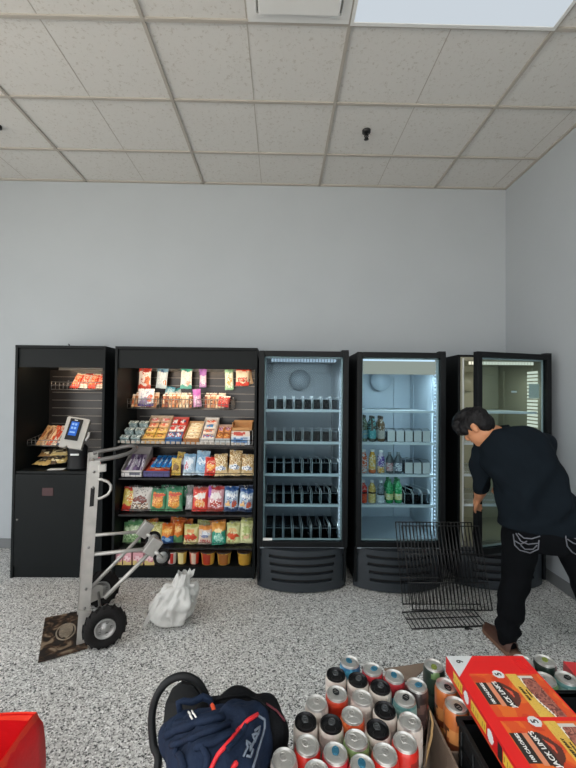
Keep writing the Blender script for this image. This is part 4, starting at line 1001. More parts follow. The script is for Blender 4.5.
rack((1.012, 2.826, .006), (1.612, 2.826, .006), (.955, 2.918, .60), 22, (.32, .66), 'black wire rack leaning in front of the other leaning rack')
rack((.925, 2.60, .006), (1.47, 2.64, .006), (.912, 2.768, .022), 18, (.5,), 'small black wire rack lying flat on the floor')
single(MB().span((1.295, 2.60, 0), (1.325, 2.615, .012), bev=.003).tube([(1.325, 2.607, .006), (1.345, 2.595, .006)], .004), 'plastic_clip', ['dark_plastic'], 'tiny dark clip on the floor near the flat rack', 'clip', (1.31, 2.607, 0))

# ------------------------------------------------------------------ hand truck
O = Vector((-1.2355, 2.6425, 0)); A = Vector((-.465, .885, 0)); B = Vector((.885, .465, 0))
def ht(a, b, z): return O + A * a + B * b + Vector((0, 0, z))
HT = thing('hand_truck', 'aluminium convertible hand truck with black tyres standing on floor', 'hand truck', tuple(O))
TM = Matrix(((B.x, A.x, 0, O.x), (B.y, A.y, 0, O.y), (0, 0, 1, 0), (0, 0, 0, 1)))   # local x = back, y = along axle
def lean(z): return -.105 + .05 * z / 1.17
for s in (-1, 1):
    a = .18 * s
    wl = bpy.data.objects.new('wheel', None); C.objects.link(wl); wl.parent = HT; wl.location = A * (.262 * s) + B * .02 + Vector((0, 0, .128))
    Tw = Matrix(((B.x, 0, A.x, 0), (B.y, 0, A.y, 0), (0, 1, 0, 0), (0, 0, 0, 1)))
    ty = MB(); prof = []
    for i in range(17):
        th = 2 * PI * i / 16; prof.append((.090 + .036 * cos(th), .036 * sin(th)))
    ty.lathe(prof, 36, T=Tw)
    for i in range(36):
        th = 2 * PI * i / 36; 
        ty.box((0, 0, 0), (.012, .004, .05), 0, 0, Tw @ Matrix.Rotation(th, 4, 'Z') @ Matrix.Translation((.1235, 0, 0)) @ Matrix.Rotation(rad(30 if i % 2 else -30), 4, 'X'))
    link('tyre', ty.mesh('tyre', ['rubber']), wl, 'black knobbly rubber tyre')
    hb = MB(); hb.lathe([(.062, -.03), (.062, .03), (.054, .034), (.05, .022), (.028, .016), (.02, .03), (.001, .032)], 28, T=Tw); hb.lathe([(.062, -.03), (.054, -.034), (.05, -.022), (.028, -.016), (.02, -.03), (.001, -.032)], 28, T=Tw)
    link('hub', hb.mesh('hub', ['alu_hub']), wl)
    nt_ = MB()
    for i in range(5):
        th = 2 * PI * i / 5
        for zz in (-.019, .019): nt_.lathe([(.008, -.004), (.008, .004), (.001, .005)], 8, T=Tw @ Matrix.Translation((.038 * cos(th), .038 * sin(th), zz)))
    link('hub_holes', nt_.mesh('hub_holes', ['slot']), wl)
    # rail: a C channel that leans back a little
    rl = MB(); zz = [.02, 1.17]
    for (bo, w, ao, tk) in ((0, .064, .012, .005), (-.03, .006, 0, .026), (.03, .006, 0, .026)):
        vs = []
        for z in zz:
            for (db, da) in ((-w / 2, -tk / 2), (w / 2, -tk / 2), (w / 2, tk / 2), (-w / 2, tk / 2)):
                vs.append(ht(a + s * ao + da, lean(z) + bo + db, z))
        rl.add(vs, [(0, 1, 5, 4), (1, 2, 6, 5), (2, 3, 7, 6), (3, 0, 4, 7), (3, 2, 1, 0), (4, 5, 6, 7)])
    ro = part(rl, 'side_rail', ['alu'], HT)
    for z in (.24, .36, .62, 1.0, 1.1):
        bl_ = MB().lathe([(.001, 0), (.008, 0), (.008, .006), (.001, .007)], 10, T=Matrix.Translation(ht(a + s * .015, lean(z), z)) @ Tw.to_3x3().to_4x4() @ Matrix.Rotation(0 if s > 0 else PI, 4, 'X'))
        part(bl_, 'bolt', ['chrome'], ro)
    vs = [ht(a + s * .0155, lean(z) + db, z) for z in (.88, 1.0) for db in (-.012, .012)]
    part(MB().add(vs, [(0, 1, 3, 2)]).add([v + A * s * .001 for v in vs], [(0, 1, 3, 2)]), 'label_strip', ['slot'], ro)
    # folded platform leg: level tube, bracket, diagonal brace
    part(MB().tube([ht(a, lean(.6) + .01, .567), ht(a, .29, .537)], .0125, 10), 'level_tube', ['alu'], HT)
    part(MB().tube([ht(a + s * .004, .30, .515), ht(a + s * .004, .02 if s < 0 else -.05, .27 if s < 0 else .185)], .0135, 10), 'diagonal_brace', ['alu'], HT)
    Tb = Matrix.Translation(ht(a, .315, .55)) @ TM.to_3x3().to_4x4() @ Matrix.Rotation(rad(38), 4, 'Y')
    bk_ = MB(); bk_.box((0, 0, 0), (.085, .05, .115), 0, .006, Tb); part(bk_, 'bracket', ['alu'], HT)
    cs = bpy.data.objects.new('caster', None); C.objects.link(cs); cs.parent = HT; cs.location = ht(a, .378, .465) - O
    w = MB(); w.lathe([(.03, -.012), (.054, -.014), (.058, -.008), (.058, .008), (.054, .014), (.03, .012)], 24, T=Tw); link('caster_tyre', w.mesh('caster_tyre', ['rubber']), cs)
    w = MB(); w.lathe([(.001, -.013), (.04, -.0145), (.04, .0145), (.001, .013)], 20, T=Tw); link('caster_hub', w.mesh('caster_hub', ['alu_hub']), cs)
    w = MB(); 
    for q_ in (-1, 1): w.tube([A * (.02 * q_), A * (.02 * q_) - B * .05 + Vector((0, 0, .055))], [.009, .016], 8)
    link('caster_fork', w.mesh('caster_fork', ['alu']), cs)
part(MB().tube([ht(-.29, 0, .132), ht(.29, 0, .132)], .009, 10), 'axle', ['chrome'], HT)
for s in (-1, 1):
    m_ = MB(); vs = []
    for da in (-.004, .004):
        for (b_, z) in ((-.13, .05), (.03, .09), (.03, .175), (-.13, .24)): vs.append(ht(.198 * s + da, b_, z))
    m_.add(vs, [(0, 1, 2, 3), (7, 6, 5, 4), (0, 4, 5, 1), (1, 5, 6, 2), (2, 6, 7, 3), (3, 7, 4, 0)]); part(m_, 'axle_bracket', ['alu'], HT)
cb = MB()
for z in (.16, .45, .78, 1.12):
    cb.tube([ht(-.18, lean(z), z), ht(.18, lean(z), z)], .012, 8)
part(cb, 'cross_tubes', ['alu'], HT)
pl = MB(); pp = [(-.245, -.335), (.24, -.335), (.22, -.09), (-.24, -.075)]
vs = [ht(a, b, z) for z in (.006, .016) for a, b in pp]
pl.add(vs, [(3, 2, 1, 0), (4, 5, 6, 7)] + [(i, (i + 1) % 4, 4 + (i + 1) % 4, 4 + i) for i in range(4)])
po = part(pl, 'toe_plate', ['worn'], HT, 'worn dark toe plate with bare metal patches')
rb = MB()
rb.grid(lambda u, v: ht(.008 + .085 * v * cos(2 * PI * u) * (1 + .2 * noise.noise(Vector((cos(2 * PI * u) * 2, sin(2 * PI * u) * 2, 1)))), -.2 + .042 * v * sin(2 * PI * u), .0178), 28, 2, closed_u=True)
for q_ in (.05, .1): rb.grid(lambda u, v: ht((.15 - q_) * cos(2 * PI * u) * (1 - .16 * v), -.2 + (.085 - q_ * .5) * sin(2 * PI * u) * (1 - .16 * v), .0165 + .003 * sin(PI * v)), 32, 3, closed_u=True)
part(rb, 'stamped_ring', [mat('bare_worn_metal', '#8d8272', .5, metal=.3, bump=.2, var=.35, vscale=30)], po)
hl = [ht(-.18, lean(1.17), 1.165), ht(-.182, .0, 1.175), ht(-.18, .08, 1.185), ht(-.165, .15, 1.20), ht(-.11, .2, 1.215), ht(.0, .215, 1.22), ht(.11, .2, 1.215), ht(.165, .15, 1.20), ht(.18, .08, 1.185), ht(.182, .0, 1.175), ht(.18, lean(1.17), 1.165)]
part(MB().tube(hl, .014, 10), 'handle_loop', [mat('grey_grip', '#6a6866', .45, metal=.3, bump=.15)], HT, 'dark grey curved handle loop')
bl_ = [ht(-.2, lean(1) + .028, 1.05), ht(-.205, -.015, 1.05), ht(-.205, .025, 1.03), ht(-.207, .042, 1.005), ht(-.207, .042, .975), ht(-.205, .025, .948), ht(-.205, -.01, .93), ht(-.2, lean(.9) + .028, .925)]
part(MB().tube(bl_, .009, 8), 'latch_loop', ['alu'], HT)
part(MB().box((0, 0, 0), (.05, .03, .05), 0, .006, Matrix.Translation(ht(-.185, -.01, 1.12)) @ TM.to_3x3().to_4x4()), 'release_lever', ['alu'], HT)

# ------------------------------------------------------------------ crumpled plastic bag
bc = Vector((-.735, 2.68, 0))
pb = MB()
def bagf(u, v):
    a = 2 * PI * u
    if v < .8:
        w = v / .8; r = .158 * (sin(PI * (.16 + .74 * w)) ** .55); z = .002 + .27 * w
        if w < .1: r *= .75 + 2.5 * w
    else:
        w = (v - .8) / .2; r = .058 - .02 * w + .02 * max(0, w - .5); z = .262 + .085 * w
    n = noise.noise(Vector((cos(a) * 1.6, sin(a) * 1.6, v * 3))) * .34 + noise.noise(Vector((cos(a) * 5, sin(a) * 5, v * 7 + 3))) * .20
    pleat = .07 * sin(a * 13 + v * 3) * v
    r *= 1 + n + pleat
    return bc + Vector((r * cos(a) * .95 + .10 * max(0, v - .25) ** 1.3, r * sin(a) * .8, max(.002, z + .02 * n + (.03 * noise.noise(Vector((a * 2, 0, 9))) if v > .95 else 0))))
pb.grid(bagf, 72, 40, closed_u=True)
pbm = mat('white_film', '#c9c9c5', .35, bump=.35, bscale=45, spec=.4)
nt = pbm.node_tree; pr = nt.nodes['Principled BSDF']; pr.inputs['Alpha'].default_value = .93
PBAG = thing('plastic_bag', 'crumpled white plastic bag standing on the floor beside hand truck', 'plastic bag', tuple(bc))
part(pb, 'film', [pbm], PBAG)
def ribbon(p, w):
    tl = MB()
    p = [Vector(x) for x in p]; n = len(p) - 1
    def fn(u, v):
        k = min(n - 1, int(v * n)); fr = v * n - k; c = p[k].lerp(p[k + 1], fr)
        return c + Vector((w * (u - .5), .3 * w * (u - .5), .008 * sin(u * 9 + v * 6)))
    tl.grid(fn, 4, 14); part(tl, 'loose_end', [pbm], PBAG)
ribbon([bc + Vector((-.09, -.05, .22)), bc + Vector((-.12, -.09, .13)), bc + Vector((-.165, -.10, .04)), bc + Vector((-.19, -.09, .008))], .03)
ribbon([bc + Vector((-.11, -.02, .012)), bc + Vector((-.19, .02, .012)), bc + Vector((-.24, .08, .01)), bc + Vector((-.22, .13, .01))], .035)
ribbon([bc + Vector((-.06, 0, .24)), bc + Vector((-.12, .03, .2)), bc + Vector((-.17, .06, .17))], .03)
ribbon([bc + Vector((.075, .0, .30)), bc + Vector((.11, .0, .33)), bc + Vector((.12, .01, .36))], .05)

# ------------------------------------------------------------------ the man bending into the fridge
PR = thing('person', 'man in black polo shirt and black jeans bending towards the right fridge, seen from behind', 'person', (1.6, 2.35, 0))
def cap(mb, pts, rs, n=16):
    pts = [Vector(p) for p in pts]
    mb.tube(pts, rs, n)
    for p, r in zip(pts, rs): mb.ball(p, r * .995, nu=n, nv=10)
def loft(mb, rings, n=32, sub=5):
    """rings: centre, half-width vector, half-depth vector"""
    rr = []
    for k in range(len(rings) - 1):
        for j in range(sub):
            t_ = j / sub; t_ = t_ if len(rings) < 3 else t_
            a = [Vector(x) for x in rings[k]]; b = [Vector(x) for x in rings[k + 1]]
            p = [Vector(x) for x in rings[max(0, k - 1)]]; q_ = [Vector(x) for x in rings[min(len(rings) - 1, k + 2)]]
            rr.append([.5 * ((2 * a[i]) + (b[i] - p[i]) * t_ + (2 * p[i] - 5 * a[i] + 4 * b[i] - q_[i]) * t_ ** 2 + (3 * a[i] - p[i] - 3 * b[i] + q_[i]) * t_ ** 3) for i in range(3)])
    rr.append([Vector(x) for x in rings[-1]])
    vs = []; fs = []
    for c, w, d in rr:
        for i in range(n):
            a = 2 * PI * i / n; ca, sa = cos(a), sin(a)
            vs.append(c + w * (abs(ca) ** .85 * (1 if ca > 0 else -1)) + d * (abs(sa) ** .85 * (1 if sa > 0 else -1)))
    for k in range(len(rr) - 1):
        for i in range(n): fs.append((k * n + i, k * n + (i + 1) % n, (k + 1) * n + (i + 1) % n, (k + 1) * n + i))
    fs.append(tuple(range(n - 1, -1, -1))); fs.append(tuple((len(rr) - 1) * n + i for i in range(n)))
    mb.add(vs, fs, 0, True)
sL, eL, wL = at(484, 453, 2.62), at(481, 487, 2.66), at(478.5, 498, 2.78)
sR, eR, wR = at(542, 445, 2.44), at(543, 478, 2.55), at(514, 486, 2.58)
hipL, hipR = Vector((1.555, 2.38, .85)), Vector((1.76, 2.31, .85))
knL, anL = at(516.5, 574, 2.43), Vector((1.462, 2.42, .085))
knR, anR = at(590, 588, 2.31), Vector((1.985, 2.24, .085))
head = at(477, 427, 2.58)
Fd = Vector((-.46, .60, -.65)).normalized(); Ud = Vector((-.3, .25, .9)); Ud = (Ud - Fd * Ud.dot(Fd)).normalized(); Ld = Ud.cross(Fd)
HT4 = Matrix(((Ld.x, -Fd.x, Ud.x, head.x), (Ld.y, -Fd.y, Ud.y, head.y), (Ld.z, -Fd.z, Ud.z, head.z), (0, 0, 0, 1)))   # local x: his left, -y: face, z: crown
nb = at(500, 435, 2.55)
b = MB()
# torso under the shirt, neck, head
loft(b, [((1.66, 2.345, .78), (.16, -.05, 0), (.03, .10, 0)), ((1.655, 2.345, .9), (.17, -.055, 0), (.03, .11, 0)), ((1.615, 2.39, 1.05), (.145, -.05, -.02), (.03, .095, -.03)), ((1.575, 2.47, 1.22), (.15, -.08, .03), (.04, .09, -.05)), ((1.545, 2.52, 1.33), (.13, -.07, .04), (.04, .07, -.05)), (tuple(nb), (.05, -.03, .02), (.02, .05, -.02))])
cap(b, [nb + (head - nb) * .12, nb + (head - nb) * .2, head + Fd * -.02 - Ud * .05], [.056, .057, .058])
b.ball((0, 0, .022), (.078, .098, .096), nu=24, nv=16, T=HT4)
b.ball((0, -.022, -.045), (.06, .075, .075), nu=20, nv=12, T=HT4)
b.ball((0, -.065, -.088), (.03, .026, .024), T=HT4)                     # chin
b.ball((0, -.1, -.02), (.014, .024, .024), T=HT4); b.ball((0, -.088, .015), (.011, .014, .03), T=HT4)   # nose
b.ball((0, -.088, -.058), (.024, .012, .008), T=HT4)                     # lips
for s in (-1, 1):
    b.ball((s * .078, .012, -.008), (.012, .02, .033), T=HT4); b.ball((s * .084, .02, .004), (.008, .017, .022), T=HT4)
    b.ball((s * .032, -.087, .03), (.026, .012, .008), T=HT4)
# arms
for s_, e_, w_ in ((sL, eL, wL), (sR, eR, wR)):
    cap(b, [s_, s_.lerp(e_, .5), e_], [.056, .05, .044]); cap(b, [e_, e_.lerp(w_, .35), e_.lerp(w_, .8), w_], [.044, .045, .032, .029])
# legs
for h_, k_, a_ in ((hipL, knL, anL), (hipR, knR, anR)):
    cap(b, [h_, h_.lerp(k_, .5), k_], [.088, .074, .056]); cap(b, [k_, k_.lerp(a_, .35), a_], [.055, .054, .036])
def foot(mb, a_, d_, r=1.):
    d_ = Vector(d_).normalized(); mb_ = [a_ - d_ * .045 + Vector((0, 0, -.036)), a_ + d_ * .06 + Vector((0, 0, -.045)), a_ + d_ * .14 + Vector((0, 0, -.054))]
    cap(mb, mb_, [.025 * r, .024 * r, .018 * r])
dL, dR = Vector((-.08, 1, 0)), Vector((.3, .95, 0))
foot(b, anL, dL, .9); foot(b, anR, dR, .9)
# hands: palm, four bent fingers and a thumb from its side
def hand(mb, w_, fdir, pn, side, curl):
    """fdir along the palm, pn the palm's normal (to its inside), side towards the thumb"""
    fdir = fdir.normalized(); side = (side - fdir * side.dot(fdir)).normalized(); pn = fdir.cross(side) if fdir.cross(side).dot(pn) > 0 else -fdir.cross(side)
    for k in range(4):
        o_ = side * (.030 - .02 * k)
        cap(mb, [w_ + o_ * .55, w_ + fdir * .045 + o_ * .9, w_ + fdir * .085 + o_], [.017, .016, .0135], 10)
        L = (.082, .092, .086, .066)[k]; p = w_ + fdir * .09 + o_; a = 0; pts = [p]; rs = [.0105]
        for j, fr in enumerate((.46, .3, .24)):
            a += curl[k] * (.6, 1., .7)[j]; d_ = fdir * cos(a) + pn * sin(a); p = p + d_ * L * fr; pts.append(p); rs.append((.0095, .0088, .0075)[j])
        cap(mb, pts, rs, 10)
    p = w_ + fdir * .025 + side * .03; q1 = p + (side * .8 + fdir * .7 + pn * .25).normalized() * .04; q2 = q1 + (fdir * .9 + pn * .5 + side * .1).normalized() * .03
    q3 = q2 + (fdir * .8 + pn * .7 - side * .2).normalized() * .024
    cap(mb, [p - fdir * .02 - side * .01, p, q1, q2, q3], [.016, .016, .0125, .0105, .0085], 10)
hand(b, wL, at(474, 506, 2.86) - wL, Vector((.8, .3, -.4)), Vector((.2, .3, .9)), (.75, .7, .6, .22))
hand(b, wR, Vector((-.35, .85, -.2)), Vector((-.3, -.2, -.9)), Vector((-.8, -.1, .1)), (.5, .55, .6, .6))
body = remesh(b, .0062, 2)
part(body, 'body', ['skin'], PR)

# hair, brows, eyes
hb = MB()
hb.ball((0, .018, .048), (.088, .104, .085), nu=24, nv=14, T=HT4)
hb.ball((0, .058, -.004), (.08, .06, .072), nu=20, nv=12, T=HT4)
hb.ball((0, -.072, .096), (.07, .05, .036), nu=20, nv=12, T=HT4)
hb.ball((.01, -.1, .085), (.055, .035, .03), nu=20, nv=12, T=HT4)
hb.ball((.02, -.098, .05), (.06, .03, .045), nu=20, nv=12, T=HT4); hb.ball((.062, -.06, .03), (.022, .03, .045), T=HT4)
hb.ball((0, -.02, .118), (.078, .085, .034), nu=20, nv=12, T=HT4)
for s in (-1, 1):
    hb.ball((s * .068, -.022, .042), (.018, .032, .034), T=HT4); hb.ball((s * .074, -.012, .01), (.009, .011, .026), T=HT4)
hr = remesh(hb, .007, 1)
for i, v in enumerate(hr.v):
    n = noise.noise(Vector((v.x * 60, v.y * 60, v.z * 22))) + .6 * noise.noise(v * 120)
    hr.v[i] = v + (v - head).normalized() * .006 * n
part(hr, 'hair', ['hair'], PR)
ey = MB(); 
for s in (-1, 1): ey.ball((s * .032, -.084, .016), (.013, .011, .009), T=HT4)
part(ey, 'eyes', ['eye'], PR)
br = MB()
for s in (-1, 1): br.tube([HT4 @ Vector((s * .016, -.099, .034)), HT4 @ Vector((s * .034, -.096, .040)), HT4 @ Vector((s * .052, -.084, .034))], .004, 6)
part(br, 'eyebrows', ['hair'], PR)

# polo shirt
s = MB()
loft(s, [((1.655, 2.35, .785), (.232, -.07, 0), (.045, .15, 0)), ((1.652, 2.352, .88), (.228, -.07, 0), (.045, .152, 0)), ((1.61, 2.385, 1.03), (.205, -.065, 0), (.04, .145, -.02)),
         ((1.578, 2.45, 1.18), (.196, -.085, .03), (.045, .135, -.05)), ((1.55, 2.51, 1.31), (.172, -.085, .045), (.05, .11, -.07)), ((1.53, 2.535, 1.375), (.115, -.05, .03), (.03, .075, -.04)), (tuple(nb + Vector((.005, 0, -.004))), (.055, -.028, .022), (.022, .05, -.024))])
cap(s, [sR.lerp(sL, -.02), sR.lerp(eR, .5), sR.lerp(eR, .92)], [.08, .078, .074], 20)
cap(s, [sL, sL.lerp(eL, .5), sL.lerp(eL, .95)], [.08, .076, .07], 20)
sh = remesh(s, .011, 4)
for i, v in enumerate(sh.v):
    ax = Vector((1.58, 2.44, v.z)); d_ = (v - ax); d_.z *= .2; d_.normalize()
    n = .014 * noise.noise(Vector((v.x * 9 + v.z * 6, v.y * 5, v.z * 4.5 - v.x * 5))) + .005 * noise.noise(Vector((v.x * 22 + v.z * 15, v.y * 8, v.z * 7)))
    n += .02 * sin(v.x * 34 - v.z * 24 + 2.2 * noise.noise(v * 4)) * max(0, min(1, (1.26 - v.z) / .25)) * max(0, min(1, (v.z - .84) / .12))
    sh.v[i] = v + d_ * n
    if v.z < .80: sh.v[i].z = max(sh.v[i].z, .785 + .012 * sin(v.x * 14))
part(sh, 'polo_shirt', ['shirt'], PR, 'black short-sleeved polo shirt')
cl = MB(); pts = []
ax = (head - nb).normalized(); c0 = nb + ax * .018
e1 = ax.orthogonal().normalized(); e2 = ax.cross(e1)
cl.grid(lambda u, v: c0 + (e1 * cos(2 * PI * u) + e2 * sin(2 * PI * u)) * (.064 + .022 * v) + ax * (.0 - .04 * v + .004 * sin(4 * PI * u)), 32, 4, closed_u=True)
cl.grid(lambda u, v: c0 + (e1 * cos(2 * PI * u) + e2 * sin(2 * PI * u)) * (.060 + .002 * v) + ax * (.0 - .04 * v + .004 * sin(4 * PI * u)), 32, 4, closed_u=True, flip=True)
part(cl, 'collar', ['shirt'], PR)

# jeans
j = MB()
loft(j, [((1.66, 2.345, .665), (.15, -.05, 0), (.04, .11, 0)), ((1.66, 2.345, .72), (.19, -.06, 0), (.045, .13, 0)), ((1.66, 2.345, .80), (.195, -.065, 0), (.045, .14, 0)), ((1.655, 2.35, .93), (.185, -.06, 0), (.04, .13, 0))], sub=4)
for h_, k_, a_ in ((hipL, knL, anL), (hipR, knR, anR)):
    cap(j, [h_ - Vector((0, 0, .05)), h_.lerp(k_, .5), k_], [.118, .105, .088], 20); cap(j, [k_, k_.lerp(a_, .5), a_ + Vector((0, -.018, .0))], [.086, .079, .068], 20)
jn = remesh(j, .011, 3)
for i, v in enumerate(jn.v):
    k_ = max(0, min(1, (.34 - v.z) / .28)); n = .007 * noise.noise(Vector((v.x * 10, v.y * 10, v.z * 14)))
    n += .012 * k_ * sin(v.z * 62 + 2.5 * noise.noise(v * 9)) + .006 * sin(v.z * 30 + v.x * 25) * (1 - k_)
    cx = anL if v.x < 1.7 else anR
    d_ = Vector((v.x - cx.x, v.y - cx.y, 0)); d_ = d_.normalized() if d_.length > 1e-4 else Vector((1, 0, 0))
    jn.v[i] = v + d_ * n
    if jn.v[i].z < .025: jn.v[i].z = .025
jo = part(jn, 'jeans', ['jeans'], PR, 'black jeans with silver pocket stitching')
bvh = BVHTree.FromPolygons(jn.v, [list(f_) for f_ in jn.f])
eyep = Vector((0, 0, 1.626))
def on(bv, px, py, off=.003):
    d_ = ray(px, py).normalized(); h_, n_, i_, t_ = bv.ray_cast(eyep, d_)
    return h_ + (n_ if n_.dot(d_) < 0 else -n_) * off if h_ else None
def stitch(bv, lines, r, dense=6):
    mb = MB()
    for L in lines:
        pts = []
        for a, b_ in zip(L, L[1:]):
            for q_ in range(dense):
                p = on(bv, a[0] + (b_[0] - a[0]) * q_ / dense, a[1] + (b_[1] - a[1]) * q_ / dense)
                if p: pts.append(p)
        p = on(bv, *L[-1]); 
        if p: pts.append(p)
        if len(pts) > 2: mb.tube(pts, r, 5)
    return mb
part(stitch(bvh, [[(513.5, 534), (515, 545), (520, 550), (530, 552.5), (538, 549), (539, 540)], [(516, 533), (521, 541), (528, 544), (538, 543)], [(518, 533), (524, 538), (532, 538.5), (540, 536)], [(521, 545), (525, 549), (533, 549), (537, 545)], [(514, 540), (521, 544), (527, 541)]], .0035), 'back_pocket_stitching', ['silver_thread'], jo)
part(stitch(bvh, [[(565, 534), (567, 546), (572, 552), (580, 556)], [(567, 539), (573, 543), (582, 545)], [(568, 534), (574, 538), (582, 540)]], .0035), 'back_pocket_stitching', ['silver_thread'], jo)

# shoes
for a_, d_ in ((anL, dL), (anR, dR)):
    d_ = d_.normalized(); sd = Vector((d_.y, -d_.x, 0))
    so = bpy.data.objects.new('shoe', None); C.objects.link(so); so.parent = PR; so.location = Vector((a_.x, a_.y, 0)) - Vector(PR.location)
    base = Vector((a_.x, a_.y, 0))
    def wd(t_): return .036 + .012 * sin(PI * min(1, t_ * .9 + .1)) + (.004 if t_ > .6 else 0) - .03 * max(0, t_ - .86) / .14
    def sf(u, v):
        t_ = v; w = wd(t_) * (1 if .02 < t_ < .99 else .6); top = .086 - .028 * min(1, max(0, (t_ - .3) / .4)) - .012 * max(0, (t_ - .75) / .25)
        a = PI * u
        return base + d_ * (-.085 + .285 * t_) + sd * (w * cos(a)) + Vector((0, 0, .022 + (top - .022) * sin(a) ** .7))
    m_ = MB(); m_.grid(sf, 16, 20); link('upper', m_.mesh('upper', ['shoe'], base), so)
    m_ = MB(); op = []
    for k in range(21): op.append(base + d_ * (-.088 + .292 * k / 20) + sd * (wd(k / 20) + .004))
    for k in range(20, -1, -1): op.append(base + d_ * (-.088 + .292 * k / 20) - sd * (wd(k / 20) + .004))
    m_.prism([(p.x, p.y) for p in op], .002, .026); link('sole', m_.mesh('sole', ['sole'], base), so)

# ------------------------------------------------------------------ cans in the foreground
ZC = .60; CH = .157
def can_parts(key, body, lid, tab):
    t = thing('drink_can', 'x', 'drink can', (0, 0, -5))
    q = random.Random(hash(key) % 1000 if False else sum(map(ord, key)))
    bg, cols = body
    blobs = [(q.random(), q.random() * .8 + .1, .05 + .1 * q.random(), .05 + .1 * q.random(), cols[q.randrange(len(cols))]) for _ in range(22)]
    def colf(u, v, z):
        c = bg
        for (a, b_, ra, rb_, cc) in blobs:
            du = min(abs(u - a), 1 - abs(u - a))
            if (du / ra) ** 2 + ((z / CH - b_) / rb_) ** 2 < 1: c = cc
        return c
    r = .0328
    prof = [(.024, .0), (.026, .001), (.0315, .008), (r, .014)] + [(r, .014 + (CH - .032) * i / 14) for i in range(1, 15)] + [(.0318, CH - .012), (.0296, CH - .0065)]
    lpart(MB().lathe(prof, 30, colf=colf, capb=True), 'body', ['can_print'], t)
    lp = [(.0296, CH - .0066), (.0285, CH - .004), (.0286, CH - .001), (.0278, CH), (.0268, CH - .001), (.0258, CH - .006), (.0245, CH - .0068), (.0235, CH - .0055), (.0225, CH - .0048), (.012, CH - .0046), (.001, CH - .0046)]
    lm = MB().lathe(lp, 36)
    lm.tube([(.015 * cos(a), -.012 + .0105 * sin(a), CH - .0046) for a in [2 * PI * i / 16 for i in range(16)]], .0006, 4, closed=True)
    lpart(lm, 'lid', [lid], t)
    tb = MB(); z = CH - .0032
    ring = [(.0078 * cos(a), .0075 + .0105 * sin(a), z) for a in [2 * PI * i / 20 for i in range(20)]]
    tb.tube(ring, .0016, 6, closed=True); tb.box((0, .0, z), (.012, .008, .0016), 0, .0006); tb.box((0, .0095, z + .0002), (.011, .002, .0018), 0, .0004); tb.ball((0, -.0015, z + .001), (.003, .003, .0012), nu=10, nv=6)
    if tab != 'tab_silver' and tab != 'tab_black': tb.box((0, .007, z - .0004), (.013, .016, .001), 0, .0003)
    lpart(tb, 'pull_tab', [tab], t)
    return t
WHT = ('#cfc6bd', ['#e4ddd4', '#b8aea6', '#a8a09c', '#d9cfc4'])
KIND = {
    'black': can_parts('black', WHT, 'can_black', 'tab_smoke'),
    'red': can_parts('red', ('#c2281f', ['#a81f1a', '#d8442e', '#c98a6a', '#8c1a18']), 'can_silver', 'tab_silver'),
    'redk': can_parts('redk', ('#c2402a', ['#a8301f', '#b88a5a', '#d86a3c', '#c23020']), 'can_silver', 'tab_black'),
    'redblue': can_parts('redblue', ('#b23038', ['#2f6a90', '#c8404a', '#8c2830', '#3f88a8']), 'can_silver', 'tab_blue'),
    'blue': can_parts('blue', ('#2c6e96', ['#3f8cb0', '#1f4f78', '#b83a40', '#4a98b8']), 'can_silver', 'tab_blue'),
    'plum': can_parts('plum', ('#4a3a38', ['#b83a3a', '#5c4644', '#332a2a', '#6a524c']), 'can_silver', 'tab_blue'),
    'teal': can_parts('teal', ('#5e8c8c', ['#8cb0ac', '#4a7478', '#7a9e9c', '#3c6066']), 'can_silver', 'tab_black'),
    'white': can_parts('white', WHT, 'can_silver', 'tab_silver'),
    'orange': can_parts('orange', ('#d0502a', ['#e0703c', '#b83a20', '#e0a070', '#c8442a']), 'can_silver', 'tab_silver'),
    'green': can_parts('green', ('#7a9a62', ['#93b07a', '#5f8050', '#a8bf90', '#c2ccae']), 'can_silver', 'tab_silver'),
    'dark': can_parts('dark', ('#26332e', ['#34463c', '#1a2420', '#6a8a5a', '#3c4a44']), 'can_silver', 'tab_green'),
    'peach': can_parts('peach', ('#bd6a36', ['#6a3520', '#cf8a50', '#4a2616', '#8a4626']), 'can_silver', 'tab_black'),
}
WORD = {'black': 'white can with black lid', 'red': 'red can with silver lid', 'redk': 'red and copper can with a black tab', 'redblue': 'red can with silver lid and blue tab', 'blue': 'blue can with blue tab',
        'plum': 'tall dark plum can with blue tab', 'teal': 'teal can with black tab', 'white': 'pale can with silver lid', 'orange': 'orange-red can with silver lid', 'green': 'light green can with silver lid', 'dark': 'black-green can with green tab', 'peach': 'orange drip-patterned can'}
